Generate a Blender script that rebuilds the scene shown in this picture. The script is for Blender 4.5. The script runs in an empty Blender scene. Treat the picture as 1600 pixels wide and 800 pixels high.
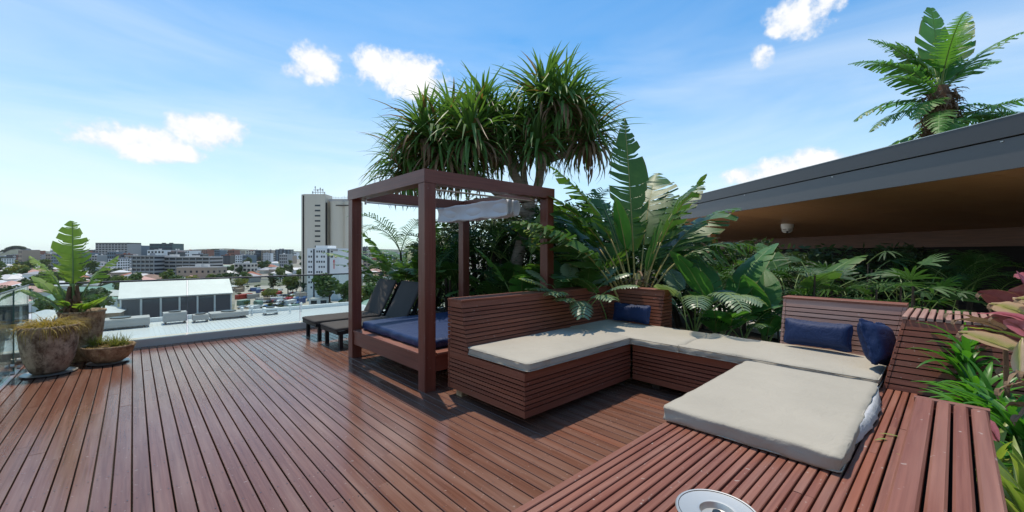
import bpy, math, random
from mathutils import Vector, Matrix, noise, Euler
R = math.radians
PI = math.pi
C = bpy.context.scene.collection
sc = bpy.context.scene

# ------------------------------------------------------------------ camera, sky, sun, exposure
YAW = 42.75
cam_d = bpy.data.cameras.new('camera'); cam = bpy.data.objects.new('camera', cam_d); C.objects.link(cam)
cam_d.sensor_width = 36; cam_d.lens = 36*641/1600; cam_d.shift_y = -5/1600
cam_d.clip_start = 0.05; cam_d.clip_end = 20000
cam.location = (0, 0, 1.5); cam.rotation_euler = (R(90), 0, R(-YAW))
sc.camera = cam

SUN = Vector((0.115, 0.305, 1.0)).normalized()
SUN_EL = math.asin(SUN.z); SUN_AZ = math.atan2(SUN.x, SUN.y)
sc.view_settings.view_transform = 'Standard'; sc.view_settings.look = 'None'
sc.view_settings.gamma = 1.0; sc.view_settings.use_curve_mapping = False
sc.view_settings.exposure = 0.16
sc.cycles.max_bounces = 8; sc.cycles.diffuse_bounces = 4; sc.cycles.glossy_bounces = 3
sc.cycles.transmission_bounces = 4; sc.cycles.transparent_max_bounces = 16
sc.cycles.caustics_reflective = False; sc.cycles.caustics_refractive = False
sc.cycles.sample_clamp_indirect = 6
sc.cycles.use_denoising = True

world = bpy.data.worlds.new('World'); sc.world = world; world.use_nodes = True
class NT:
    """tiny node builder"""
    def __init__(s, tree): s.t = tree; s.n = tree.nodes; s.l = tree.links
    def add(s, typ, inp=None, **kw):
        nd = s.n.new(typ)
        for k, v in kw.items(): setattr(nd, k, v)
        for k, v in (inp or {}).items(): s.set(nd.inputs[k], v)
        return nd
    def set(s, sock, v):
        if isinstance(v, bpy.types.NodeSocket): s.l.new(v, sock)
        else: sock.default_value = v
    def math(s, op, a, b=0.0, c=None, clamp=False):
        nd = s.n.new('ShaderNodeMath'); nd.operation = op; nd.use_clamp = clamp
        s.set(nd.inputs[0], a); s.set(nd.inputs[1], b)
        if c is not None: s.set(nd.inputs[2], c)
        return nd.outputs[0]
    def mix(s, f, a, b, mode='MIX'):
        nd = s.n.new('ShaderNodeMix'); nd.data_type = 'RGBA'; nd.blend_type = mode
        s.set(nd.inputs[0], f); s.set(nd.inputs[6], a); s.set(nd.inputs[7], b)
        return nd.outputs[2]
    def ramp(s, f, stops, interp='LINEAR'):
        nd = s.n.new('ShaderNodeValToRGB'); nd.color_ramp.interpolation = interp
        s.set(nd.inputs[0], f); cr = nd.color_ramp
        while len(cr.elements) < len(stops): cr.elements.new(0.5)
        for e, (p, c) in zip(cr.elements, stops):
            e.position = p; e.color = (c, c, c, 1) if isinstance(c, (int, float)) else (*c, 1)
        return nd.outputs[0]
    def noise(s, vec, scale, detail=3, rough=.5, dist=0):
        nd = s.add('ShaderNodeTexNoise', {'Scale': scale, 'Detail': detail, 'Roughness': rough, 'Distortion': dist})
        if vec is not None: s.l.new(vec, nd.inputs['Vector'])
        return nd.outputs['Fac']

def view_dir(px, py):
    a = R(YAW); r = (px-800)/641; u = -(py-395)/641
    return Vector((math.sin(a)+r*math.cos(a), math.cos(a)-r*math.sin(a), u)).normalized()

w = NT(world.node_tree); world.node_tree.nodes.clear()
sky = w.add('ShaderNodeTexSky', sky_type='NISHITA')
sky.sun_disc = False; sky.sun_elevation = SUN_EL; sky.sun_rotation = SUN_AZ
sky.air_density = 1.0; sky.dust_density = 0.6; sky.ozone_density = 1.6; sky.altitude = 0
tc = w.add('ShaderNodeTexCoord'); vec = tc.outputs['Generated']
sep = w.add('ShaderNodeSeparateXYZ', {0: vec})
hs = w.add('ShaderNodeHueSaturation', {'Saturation': 1.32, 'Value': 1.0, 'Color': sky.outputs[0]})
col = w.mix(1.0, hs.outputs[0], (.58, 1.06, 1.10, 1), 'MULTIPLY')
SKYM = 6.4
# thin high veil, thicker towards the horizon
stretch = w.add('ShaderNodeMapping', {'Vector': vec, 'Scale': (1.0, 1.0, 4.5)})
veil = w.noise(stretch.outputs[0], 1.7, 6, .55, .6)
veil = w.ramp(veil, [(.30, 0.0), (.85, 1.0)])
elev = sep.outputs[2]
low = w.ramp(elev, [(0.0, 1.0), (.10, .80), (.28, .40), (.46, .05)])
vmask = w.math('ADD', w.math('MULTIPLY', veil, w.ramp(elev, [(0, .35), (.3, .55), (.55, .12), (1.0, .1)])), w.math('MULTIPLY', low, .62), clamp=True)
col = w.mix(vmask, col, (SKYM*.93, SKYM*1.0, SKYM*1.05, 1))
# cumulus puffs, each a group of soft lobes in its own direction of the sky
puffs = [((205,220),.085,.034),((165,216),.045,.026),((250,238),.060,.018),((325,202),.066,.036),
         ((492,100),.058,.044),((460,108),.032,.022),((605,112),.085,.050),((655,125),.075,.055),((575,100),.040,.03),
         ((1245,28),.062,.040),((1285,10),.040,.026),((1215,48),.03,.018),((1192,88),.022,.028),((1225,265),.090,.030),((1270,252),.055,.026),((1170,275),.05,.022)]
cn = w.noise(vec, 13.0, 7, .62, .25)
cn2 = w.noise(vec, 45.0, 4, .6, .0)
tot = None
for (px, py), rx, rz in puffs:
    d = view_dir(px, py)
    right = d.cross(Vector((0, 0, 1))).normalized(); up = right.cross(d).normalized()
    dx = w.add('ShaderNodeVectorMath', {0: vec, 1: right}, operation='DOT_PRODUCT').outputs['Value']
    dz = w.add('ShaderNodeVectorMath', {0: vec, 1: up}, operation='DOT_PRODUCT').outputs['Value']
    fr = w.add('ShaderNodeVectorMath', {0: vec, 1: d}, operation='DOT_PRODUCT').outputs['Value']
    q = w.math('ADD', w.math('POWER', w.math('ABSOLUTE', w.math('DIVIDE', dx, rx)), 2), w.math('POWER', w.math('ABSOLUTE', w.math('DIVIDE', dz, rz)), 2))
    m = w.math('SUBTRACT', 1.0, q)
    m = w.math('MAXIMUM', m, -1.5)
    m = w.math('MULTIPLY_ADD', w.math('GREATER_THAN', fr, 0.0), w.math('ADD', m, 1.5), -1.5)
    tot = m if tot is None else w.math('MAXIMUM', tot, m)
tt = w.math('ADD', tot, w.math('MULTIPLY_ADD', cn, 2.9, -1.50))
tt = w.math('ADD', tt, w.math('MULTIPLY_ADD', cn2, 1.3, -.65))
cm = w.ramp(w.math('MULTIPLY_ADD', tt, .5, .25), [(.16, 0.0), (.62, 1.0)], 'EASE')
ccol = w.mix(w.ramp(w.math('MULTIPLY_ADD', cn2, .9, w.math('MULTIPLY_ADD', tt, .55, -.35)), [(0.1, 0), (.75, 1)]), (SKYM*.78, SKYM*.83, SKYM*.90, 1), (SKYM*1.06, SKYM*1.05, SKYM*1.05, 1))
col = w.mix(w.math('MULTIPLY', cm, .96), col, ccol)
bg = w.add('ShaderNodeBackground', {'Color': col, 'Strength': 0.148})
wo = w.add('ShaderNodeOutputWorld', {'Surface': bg.outputs[0]})

sl = bpy.data.lights.new('sun', 'SUN'); sun = bpy.data.objects.new('sun', sl); C.objects.link(sun)
sl.energy = 3.55; sl.angle = R(0.5); sl.color = (1.0, .90, .76)
sun.rotation_euler = SUN.to_track_quat('Z', 'Y').to_euler()

# ------------------------------------------------------------------ materials
MATS = {}
def mat(name, base=(.5, .5, .5), rough=.6, metal=0.0, spec=.5, coat=0.0, build=None):
    m = bpy.data.materials.new(name); m.use_nodes = True
    n = NT(m.node_tree); p = m.node_tree.nodes['Principled BSDF']
    p.inputs['Base Color'].default_value = (*base, 1); p.inputs['Roughness'].default_value = rough
    p.inputs['Metallic'].default_value = metal; p.inputs['Specular IOR Level'].default_value = spec
    p.inputs['Coat Weight'].default_value = coat; p.inputs['Coat Roughness'].default_value = .15
    if build: build(n, p, m)
    MATS[name] = m
    return m
def bump(n, p, h, strength=.3, dist=.01):
    b = n.add('ShaderNodeBump', {'Height': h, 'Strength': strength, 'Distance': dist}); n.l.new(b.outputs[0], p.inputs['Normal'])

def wood(dark, light, red, rmin, rmax, dust=.0, dustcol=(.42, .33, .30), worn=.5):
    def f(n, p, m):
        uv = n.add('ShaderNodeUVMap', uv_map='UVMap').outputs[0]
        obj = n.add('ShaderNodeTexCoord').outputs['Object']
        isl = n.add('ShaderNodeNewGeometry').outputs['Random Per Island']
        mp = n.add('ShaderNodeMapping', {'Vector': uv, 'Scale': (1.6, 55, 1)}).outputs[0]
        grain = n.noise(mp, 1.0, 5, .6, .3)
        mp2 = n.add('ShaderNodeMapping', {'Vector': uv, 'Scale': (.8, 9, 1)}).outputs[0]
        broad = n.noise(mp2, 1.0, 3, .55)
        c = n.mix(n.ramp(grain, [(.32, 0), (.68, 1)]), (*dark, 1), (*light, 1))
        c = n.mix(n.ramp(isl, [(0, 0), (.88, .04), (.95, .40), (1, .8)]), c, (*red, 1))
        c = n.mix(n.math('MULTIPLY', n.ramp(isl, [(0, .5), (.3, 0)]), .45), c, tuple(x*.7 for x in dark)+(1,))
        d = n.ramp(broad, [(.42, 0), (.7, 1)])
        c = n.mix(n.math('MULTIPLY', d, dust), c, (*dustcol, 1))
        spots = n.noise(obj, 34, 2, .6)
        c = n.mix(n.math('MULTIPLY', n.ramp(spots, [(.68, 0), (.72, 1)]), .6*worn), c, (.5, .43, .38, 1))
        n.l.new(c, p.inputs['Base Color'])
        blot = n.noise(obj, 1.3, 4, .6)
        r = n.math('MULTIPLY_ADD', n.math('MULTIPLY_ADD', blot, .7, n.math('MULTIPLY', grain, .3)), (rmax-rmin), rmin)
        n.l.new(r, p.inputs['Roughness'])
        bump(n, p, n.math('ADD', grain, n.math('MULTIPLY', blot, .6)), .22, .0022)
    return f
mat('deck_timber', build=wood((.120, .050, .031), (.185, .084, .055), (.27, .088, .046), .11, .27, .38, (.30, .19, .145)), spec=.45)
mat('slat_timber', build=wood((.135, .036, .019), (.235, .076, .042), (.28, .085, .040), .42, .62, .18, (.36, .19, .13)), spec=.35)
mat('pale_timber', build=wood((.27, .125, .090), (.46, .26, .20), (.42, .19, .13), .40, .60, .35, (.54, .38, .31)), spec=.4)  # paler, pinker timber for one seat back and the block top
mat('table_timber', build=wood((.150, .046, .028), (.27, .105, .070), (.31, .10, .048), .38, .58, .40, (.37, .21, .16), 1.0), spec=.35)
mat('post_timber', build=wood((.110, .027, .016), (.180, .048, .030), (.165, .042, .026), .28, .46, .28, (.27, .12, .085), .25), spec=.45)
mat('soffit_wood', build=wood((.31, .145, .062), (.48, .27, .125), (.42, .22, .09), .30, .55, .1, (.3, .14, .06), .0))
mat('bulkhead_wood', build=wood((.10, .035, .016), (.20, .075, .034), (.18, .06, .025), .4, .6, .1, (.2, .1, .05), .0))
mat('pale_reflector', (.62, .58, .52), .8)  # surface of the added light-bouncing strip below the eave
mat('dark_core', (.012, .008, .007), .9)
mat('black_metal', (.018, .018, .02), .45, .3)
mat('steel', (.66, .63, .58), .42, .85)
mat('steel_dark', (.10, .10, .10), .35, 1.0)
mat('rod_metal', (.45, .45, .44), .4, .8)
mat('fascia', (.145, .143, .145), .38, .0, .4)
mat('fascia_dark', (.095, .093, .095), .38, .0, .4)
mat('white_paint', (.88, .87, .85), .5)
mat('concrete', (.42, .41, .39), .85, build=lambda n, p, m: n.l.new(n.mix(n.noise(n.add('ShaderNodeTexCoord').outputs['Object'], 3, 6, .65), (.30, .29, .28, 1), (.52, .51, .49, 1)), p.inputs['Base Color']))
mat('kerb_grey', (.44, .41, .38), .7, build=lambda n, p, m: n.l.new(n.mix(n.noise(n.add('ShaderNodeTexCoord').outputs['Object'], 2.5, 6, .65), (.52, .46, .40, 1), (.68, .61, .54, 1)), p.inputs['Base Color']))
def fabric(base, wr=.35, sc_=1.0, fade=0.0):
    def f(n, p, m):
        o = n.add('ShaderNodeTexCoord').outputs['Object']
        a = n.noise(o, 5*sc_, 5, .6, 1.2)
        st = n.noise(o, 1.7, 4, .6)
        c = n.mix(n.ramp(st, [(.35, 0), (.7, 1)]), (*base, 1), tuple(x*(.88-fade) for x in base)+(1,))
        if fade: c = n.mix(n.math('MULTIPLY', n.ramp(n.noise(o, 3.1, 4, .7), [(.5, 0), (.75, 1)]), fade*2), c, (.10, .14, .27, 1))
        wv = n.noise(o, 420, 1, .5)
        c = n.mix(n.math('MULTIPLY', wv, .18), c, tuple(x*.7 for x in base)+(1,))
        n.l.new(c, p.inputs['Base Color'])
        bump(n, p, n.math('ADD', n.math('MULTIPLY', a, 1.0), n.math('MULTIPLY', wv, .02)), wr, .02)
        p.inputs['Sheen Weight'].default_value = .10 if base[0] > .2 else 0.0
    return f
mat('cream_fabric', rough=.9, spec=.15, build=fabric((.44, .395, .32), .6))
mat('navy_fabric', rough=.62, spec=.3, build=fabric((.011, .026, .085), .6, 1.6, .03))
mat('navy_mattress', rough=.5, spec=.35, build=fabric((.011, .030, .100), .6, 1.0, .03))
mat('charcoal_fabric', rough=.9, spec=.2, build=fabric((.085, .075, .068), .2))
mat('grey_canvas', rough=.9, spec=.1, build=fabric((.66, .66, .66), .35))
mat('white_lining', rough=.8, spec=.2, build=fabric((.55, .55, .57), .5, 3))
mat('soil', rough=1.0, build=lambda n, p, m: n.l.new(n.mix(n.noise(n.add('ShaderNodeTexCoord').outputs['Object'], 9, 6, .7), (.02, .014, .010, 1), (.07, .05, .035, 1)), p.inputs['Base Color']))
def pot_mat(a, b, spot):
    def f(n, p, m):
        o = n.add('ShaderNodeTexCoord').outputs['Object']
        x = n.noise(o, 7, 8, .72); y = n.noise(o, 34, 6, .75); v = n.noise(o, 3.0, 5, .6)
        c = n.mix(n.ramp(x, [(.40, 0), (.58, 1)]), (*a, 1), (*b, 1))
        c = n.mix(n.ramp(y, [(.56, 0), (.66, .85)]), c, (*spot, 1))
        c = n.mix(n.ramp(v, [(.52, 0), (.66, .5)]), c, (.24, .10, .055, 1))
        n.l.new(c, p.inputs['Base Color']); bump(n, p, n.math('ADD', x, y), .7, .012)
    return f
mat('aged_pot', rough=.85, build=pot_mat((.13, .075, .042), (.52, .40, .28), (.035, .022, .015)))
mat('clay_pot', rough=.85, build=pot_mat((.20, .115, .055), (.54, .38, .22), (.06, .04, .025)))

def glass_b(n, p, m):
    # architectural pane: straight-through light plus Fresnel reflection
    out = n.n['Material Output']; n.n.remove(p)
    tr = n.add('ShaderNodeBsdfTransparent', {'Color': (.90, .955, .935, 1)})
    gl = n.add('ShaderNodeBsdfGlossy', {'Color': (.95, 1, .98, 1), 'Roughness': .01})
    fr = n.add('ShaderNodeFresnel', {'IOR': 1.45}).outputs[0]
    mx = n.add('ShaderNodeMixShader', {0: n.math('MULTIPLY', fr, .85), 1: tr.outputs[0], 2: gl.outputs[0]})
    n.l.new(mx.outputs[0], out.inputs[0])
mat('pane_glass', build=glass_b)
mat('glass_edge', (.02, .07, .06), .2)

def leaf(name, c1, c2, c3, trans=.35, rough=.42, tc_=(1.7, 1.8, .8), brown=0.0, edgec=None):
    def f(n, p, m):
        out = n.n['Material Output']
        geo = n.add('ShaderNodeNewGeometry'); isl = geo.outputs['Random Per Island']
        o = n.add('ShaderNodeObjectInfo').outputs['Random']
        x = n.noise(n.add('ShaderNodeTexCoord').outputs['Object'], 3.5, 3, .6)
        st_ = n.noise(n.add('ShaderNodeMapping', {'Vector': n.add('ShaderNodeTexCoord').outputs['Object'], 'Scale': (26, 26, 9)}).outputs[0], 1.0, 4, .6)
        c = n.mix(n.math('ADD', n.ramp(x, [(.35, 0), (.68, .6)]), n.math('MULTIPLY_ADD', isl, .5, n.math('MULTIPLY_ADD', st_, .8, -.45)), clamp=True), (*c1, 1), (*c2, 1))
        c = n.mix(n.math('MULTIPLY', n.math('POWER', o, 2.0), .75), c, (*c3, 1))
        if brown: c = n.mix(n.ramp(isl, [(1-brown-.02, 0), (1-brown, 1)]), c, (.21, .125, .055, 1))
        uv = n.add('ShaderNodeSeparateXYZ', {0: n.add('ShaderNodeUVMap', uv_map='UVMap').outputs[0]})
        vein = n.math('MULTIPLY_ADD', n.math('SINE', n.math('MULTIPLY', n.math('ADD', uv.outputs[1], n.math('MULTIPLY', uv.outputs[0], .4)), 6.2832*3)), .5, .5)
        c = n.mix(n.math('MULTIPLY', n.math('MULTIPLY', vein, n.math('GREATER_THAN', uv.outputs[1], .001)), .22), c, tuple(min(1, q*1.9) for q in c2)+(1,))
        if edgec: c = n.mix(n.ramp(n.math('MULTIPLY_ADD', st_, .5, n.math('SUBTRACT', uv.outputs[0], .25)), [(.1, 0), (.6, 1)]), c, (*edgec, 1))
        edge = n.math('ADD', uv.outputs[0], n.math('MULTIPLY_ADD', st_, .30, -.15))
        c = n.mix(n.math('MULTIPLY', n.ramp(edge, [(.93, 0), (1.0, 1)]), .65), c, (.26, .19, .08, 1))
        bump(n, p, vein, .25, .004)
        n.l.new(c, p.inputs['Base Color']); p.inputs['Roughness'].default_value = rough
        g = n.mix(1.0, c, (*tc_, 1), 'MULTIPLY')
        tb = n.add('ShaderNodeBsdfTranslucent', {'Color': g})
        mx = n.add('ShaderNodeMixShader', {0: trans, 1: p.outputs[0], 2: tb.outputs[0]})
        n.l.new(mx.outputs[0], out.inputs[0])
    mat(name, rough=rough, spec=.38, build=f)
leaf('strelitzia_leaf', (.032, .088, .022), (.075, .155, .038), (.080, .165, .035), .30, .40)
leaf('strelitzia_young', (.11, .20, .035), (.18, .27, .05), (.22, .29, .06), .42, .45)
leaf('banana_leaf', (.034, .120, .030), (.080, .21, .050), (.12, .25, .04), .36, .42)
leaf('palm_leaf', (.016, .056, .018), (.034, .092, .027), (.06, .14, .03), .26, .55)
leaf('silver_leaf', (.10, .17, .10), (.22, .30, .19), (.25, .33, .18), .3, .35)
leaf('pandanus_leaf', (.050, .125, .034), (.140, .245, .075), (.10, .19, .035), .30, .50, brown=.07)
leaf('dead_leaf', (.16, .10, .06), (.33, .23, .15), (.25, .15, .08), .2, .8, (1.1, 1, .8))
leaf('strap_leaf', (.040, .15, .020), (.085, .25, .030), (.12, .30, .03), .4, .36)
leaf('variegated_leaf', (.17, .27, .05), (.40, .42, .14), (.30, .36, .08), .35, .4)
leaf('cream_leaf', (.26, .34, .08), (.46, .46, .16), (.42, .42, .18), .3, .45, (1.1, 1.05, .9), edgec=(.66, .50, .36))
leaf('pink_leaf', (.30, .08, .11), (.46, .22, .22), (.50, .07, .14), .3, .4, (1.1, .9, .95), edgec=(.58, .22, .28))
leaf('maroon_leaf', (.085, .028, .035), (.17, .075, .075), (.12, .04, .05), .25, .4, (1.2, .8, .8))
leaf('rust_grass', (.32, .15, .05), (.38, .26, .09), (.22, .26, .06), .35, .55)
leaf('tree_leaf', (.040, .082, .022), (.085, .140, .036), (.13, .16, .04), .25, .6)
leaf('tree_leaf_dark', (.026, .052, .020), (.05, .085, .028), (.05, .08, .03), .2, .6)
leaf('tree_leaf_yellow', (.14, .16, .03), (.22, .21, .05), (.18, .20, .04), .3, .6)
def bark_b(a, b, sx=(6, 6, 30)):
    def f(n, p, m):
        o = n.add('ShaderNodeMapping', {'Vector': n.add('ShaderNodeTexCoord').outputs['Object'], 'Scale': sx}).outputs[0]
        x = n.noise(o, 1.0, 5, .65)
        n.l.new(n.mix(n.ramp(x, [(.3, 0), (.7, 1)]), (*a, 1), (*b, 1)), p.inputs['Base Color']); bump(n, p, x, .6, .02)
    return f
mat('pandanus_bark', rough=.9, build=bark_b((.15, .11, .08), (.36, .29, .22)))
mat('fibre_bark', rough=.95, build=bark_b((.07, .035, .018), (.24, .12, .06), (30, 30, 5)))
mat('green_stem', (.16, .26, .06), .45, build=bark_b((.10, .18, .035), (.25, .33, .10), (8, 8, 1)))
mat('yellow_stem', (.3, .3, .08), .45, build=bark_b((.26, .26, .06), (.42, .30, .12), (8, 8, 1)))
mat('trunk_dark', rough=.95, build=bark_b((.03, .022, .016), (.09, .065, .045), (6, 6, 2)))

# ------------------------------------------------------------------ mesh helpers
class MB:
    def __init__(s): s.v = []; s.f = []; s.uv = []; s.mi = []
    def face(s, pts, uvs=None, mi=0):
        i = len(s.v); s.v += [tuple(p) for p in pts]; s.f.append(tuple(range(i, i+len(pts))))
        s.uv.append(uvs or [(0, 0)]*len(pts)); s.mi.append(mi)
    def mesh_(s, vs, fs, uvs=None, mi=0):
        i = len(s.v); s.v += [tuple(p) for p in vs]
        for k, f in enumerate(fs):
            s.f.append(tuple(i+j for j in f)); s.uv.append(uvs[k] if uvs else [(0, 0)]*len(f)); s.mi.append(mi)
    def hexa(s, p, mi=0, ax=0):
        """8 corners: 0-3 bottom ring, 4-7 top ring; uv u runs along edge 0-1 (ax 0) or 1-2 (ax 1) or up (ax 2)"""
        p = [Vector(q) for q in p]
        d = {0: p[1]-p[0], 1: p[3]-p[0], 2: p[4]-p[0]}[ax]
        d = d.normalized() if d.length > 0 else Vector((1, 0, 0))
        off = random.random()*50; o2 = random.random()*20
        a = Vector((0, 0, 1)) if abs(d.z) < .8 else Vector((1, 0, 0)); b = d.cross(a).normalized(); a = b.cross(d)
        fs = [(3, 2, 1, 0), (4, 5, 6, 7), (0, 1, 5, 4), (1, 2, 6, 5), (2, 3, 7, 6), (3, 0, 4, 7)]
        U = [(q.dot(d)+off, q.dot(a)+q.dot(b)*1.0+o2) for q in p]
        s.mesh_(p, fs, [[U[j] for j in f] for f in fs], mi)
    def box(s, x0, x1, y0, y1, z0, z1, mi=0, ax=0):
        s.hexa([(x0, y0, z0), (x1, y0, z0), (x1, y1, z0), (x0, y1, z0), (x0, y0, z1), (x1, y0, z1), (x1, y1, z1), (x0, y1, z1)], mi, ax)
    def board(s, x0, x1, y0, y1, z0, z1, mi=0, ax=0, ch=.003):
        """box with chamfered long top edges; ax is the long axis"""
        if ax == 0: P = lambda l, q, z: (l, q, z); l0, l1, q0, q1 = x0, x1, y0, y1
        else: P = lambda l, q, z: (q, l, z); l0, l1, q0, q1 = y0, y1, x0, x1
        prof = [(q0, z0), (q1, z0), (q1, z1-ch), (q1-ch, z1), (q0+ch, z1), (q0, z1-ch)]
        off = random.random()*50; o2 = random.random()*20
        n = len(prof); vs = [P(l0, q, z) for q, z in prof]+[P(l1, q, z) for q, z in prof]
        fs = []; uv = []
        for i in range(n):
            j = (i+1) % n; f = (i, j, n+j, n+i) if ax == 0 else (j, i, n+i, n+j)
            fs.append(f); uv.append([((l1-l0 if k >= n else 0)+off, prof[k % n][0]+prof[k % n][1]+o2) for k in f])
        a = tuple(range(n)); b = tuple(range(n, 2*n))
        fs.append(a[::-1] if ax == 0 else a); fs.append(b if ax == 0 else b[::-1])
        uv.append([(off, prof[k][0]+o2) for k in range(n)]); uv.append([(off, prof[k][0]+o2) for k in range(n)])
        s.mesh_(vs, fs, uv, mi)
    def tube(s, pts, rad, n=8, mi=0, caps=True):
        pts = [Vector(p) for p in pts]
        rad = rad if isinstance(rad, (list, tuple)) else [rad]*len(pts)
        vs = []; prev = None
        for i, p in enumerate(pts):
            t = (pts[min(i+1, len(pts)-1)]-pts[max(i-1, 0)]).normalized()
            if prev is None:
                a = Vector((0, 0, 1)) if abs(t.z) < .9 else Vector((1, 0, 0)); u = t.cross(a).normalized()
            else: u = (prev-t*prev.dot(t)).normalized()
            prev = u; b = t.cross(u)
            for k in range(n):
                an = 2*PI*k/n; vs.append(p+(u*math.cos(an)+b*math.sin(an))*rad[i])
        fs = [(i*n+k, i*n+(k+1) % n, (i+1)*n+(k+1) % n, (i+1)*n+k) for i in range(len(pts)-1) for k in range(n)]
        if caps: fs += [tuple(range(n))[::-1], tuple(range((len(pts)-1)*n, len(pts)*n))]
        s.mesh_(vs, fs, None, mi)
    def lathe(s, prof, cx=0, cy=0, n=40, mi=0, sy=1.0, wob=0):
        vs = []
        for r, z in prof:
            for k in range(n):
                a = 2*PI*k/n; rr = r*(1+wob*math.sin(3*a+1)+wob*.6*math.sin(7*a))
                vs.append((cx+rr*math.cos(a), cy+rr*math.sin(a)*sy, z))
        fs = [(i*n+k, i*n+(k+1) % n, (i+1)*n+(k+1) % n, (i+1)*n+k) for i in range(len(prof)-1) for k in range(n)]
        s.mesh_(vs, fs, None, mi)
    def build(s, name, mats, parent=None, smooth=False, loc=None, rz=None):
        me = bpy.data.meshes.new(name); me.from_pydata(s.v, [], s.f)
        uvl = me.uv_layers.new(name='UVMap')
        flat = [c for f in s.uv for u in f for c in u]
        uvl.data.foreach_set('uv', flat)
        for m in (mats if isinstance(mats, (list, tuple)) else [mats]): me.materials.append(MATS[m])
        me.polygons.foreach_set('material_index', s.mi)
        if smooth: me.polygons.foreach_set('use_smooth', [True]*len(s.f))
        me.update()
        o = bpy.data.objects.new(name, me); C.objects.link(o)
        if parent: o.parent = parent
        if loc is not None: o.location = loc
        if rz is not None: o.rotation_euler = (0, 0, rz)
        return o
def tag(o, label=None, cat=None, group=None, kind=None):
    if label: o['label'] = label
    if cat: o['category'] = cat
    if group: o['group'] = group
    if kind: o['kind'] = kind
    return o
def thing(name, label, cat, loc=(0, 0, 0), rz=0, group=None):
    o = bpy.data.objects.new(name, None); C.objects.link(o); o.location = loc; o.rotation_euler = (0, 0, rz)
    o.empty_display_size = .1
    return tag(o, label, cat, group)
def copy_tree(o, parent=None):
    kids = [c for c in KIDS.get(o.name, [])]
    c = o.copy(); C.objects.link(c); c.parent = parent
    for k in kids: copy_tree(k, c)
    return c
KIDS = {}
def index_kids():
    KIDS.clear()
    for o in bpy.data.objects:
        if o.parent: KIDS.setdefault(o.parent.name, []).append(o)
def autosmooth(o, ang=35):
    me = o.data
    me.polygons.foreach_set('use_smooth', [True]*len(me.polygons))
    try: me.set_sharp_from_angle(angle=R(ang))
    except Exception: pass

def weld(o, d=.0005):
    import bmesh
    bm = bmesh.new(); bm.from_mesh(o.data); bmesh.ops.remove_doubles(bm, verts=bm.verts, dist=d)
    bmesh.ops.recalc_face_normals(bm, faces=bm.faces); bm.to_mesh(o.data); bm.free()
def rounded(name, lx, ly, lz, r, m, parent=None, seg=.045, wr=.004, puff=0.0, seed=0, pinch=0.0, loc=(0, 0, 0), rot=(0, 0, 0), wsc=3.0):
    """soft cushion centred on its bottom face; a dense grid box with rounded edges, crown and wrinkles"""
    nx, ny, nz = max(6, int(lx/seg)), max(6, int(ly/seg)), 6
    b = MB(); hx, hy, hz = lx/2, ly/2, lz/2
    def grid(nu, nv, fn, flip):
        vs = [fn(-1+2*i/nu, -1+2*j/nv) for j in range(nv+1) for i in range(nu+1)]
        fs = []
        for j in range(nv):
            for i in range(nu):
                q = (j*(nu+1)+i, j*(nu+1)+i+1, (j+1)*(nu+1)+i+1, (j+1)*(nu+1)+i); fs.append(q[::-1] if flip else q)
        b.mesh_(vs, fs)
    e = lambda t: math.sin(t*PI/2)*.35+t*.65
    def sh(x, y, z):
        p = Vector((x*hx, y*hy, z*hz)); rr = min(r, hz*.98)
        c = Vector((max(-hx+rr, min(hx-rr, p.x)), max(-hy+rr, min(hy-rr, p.y)), max(-hz+rr, min(hz-rr, p.z))))
        d = p-c
        if d.length > 1e-6: p = c+d.normalized()*rr
        if pinch:
            k = (1-abs(x)**3)*(1-abs(y)**3); p.z *= (1-pinch)+pinch*max(0, k)**.5
            cc = abs(x)**4*abs(y)**4; p.x *= 1+.05*cc; p.y *= 1+.10*cc
            p.x *= 1-.03*(1-y*y); p.y *= 1-.07*(1-x*x)
        p.z += puff*(1-x*x)*(1-y*y)*(1 if z > 0 else 0)
        q = Vector((p.x*wsc+seed*7.1, p.y*wsc, p.z*wsc*2))
        w1 = noise.noise(q); w2 = 1-abs(noise.noise(q*2.3+Vector((3, 1, 7))))*2
        edge = max(abs(x), abs(y))**6
        amp = wr*(.6+1.6*edge)
        if z > -.99: p.z += amp*w1
        n_ = Vector((d.x, d.y, 0)); 
        if n_.length > 1e-5: p += n_.normalized()*amp*w2*.9
        return p+Vector((0, 0, hz))
    grid(nx, ny, lambda u, v: sh(e(u), e(v), 1), False); grid(nx, ny, lambda u, v: sh(e(u), e(v), -1), True)
    grid(nx, nz, lambda u, v: sh(e(u), -1, v), False); grid(nx, nz, lambda u, v: sh(e(u), 1, v), True)
    grid(ny, nz, lambda u, v: sh(1, e(u), v), False); grid(ny, nz, lambda u, v: sh(-1, e(u), v), True)
    o = b.build(name, m, parent, smooth=True); weld(o, .0008); o.location = loc; o.rotation_euler = rot
    o.data.polygons.foreach_set('use_smooth', [True]*len(o.data.polygons))
    return o

# ------------------------------------------------------------------ deck, kerb, planting bed
random.seed(5)
DX0, DX1, DY0, DY1 = -1.14, 5.24, -2.2, 8.78
b = MB(); pitch = .095; i = 0
x = DX0
while x < DX1-.01:
    y = DY0-random.uniform(0, 2.0)
    while y < DY1:
        L = random.choice((3.6, 4.2, 4.8, 5.4)); y1 = min(y+L, DY1)
        if DY1-y1 < .5: y1 = DY1
        dz = random.uniform(-.0012, .0012)
        b.board(x, x+.0866, max(y, DY0)+.001, y1-.001, -.022+dz, dz, 0, 1, .0025)
        y = y1
    x += pitch
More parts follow.
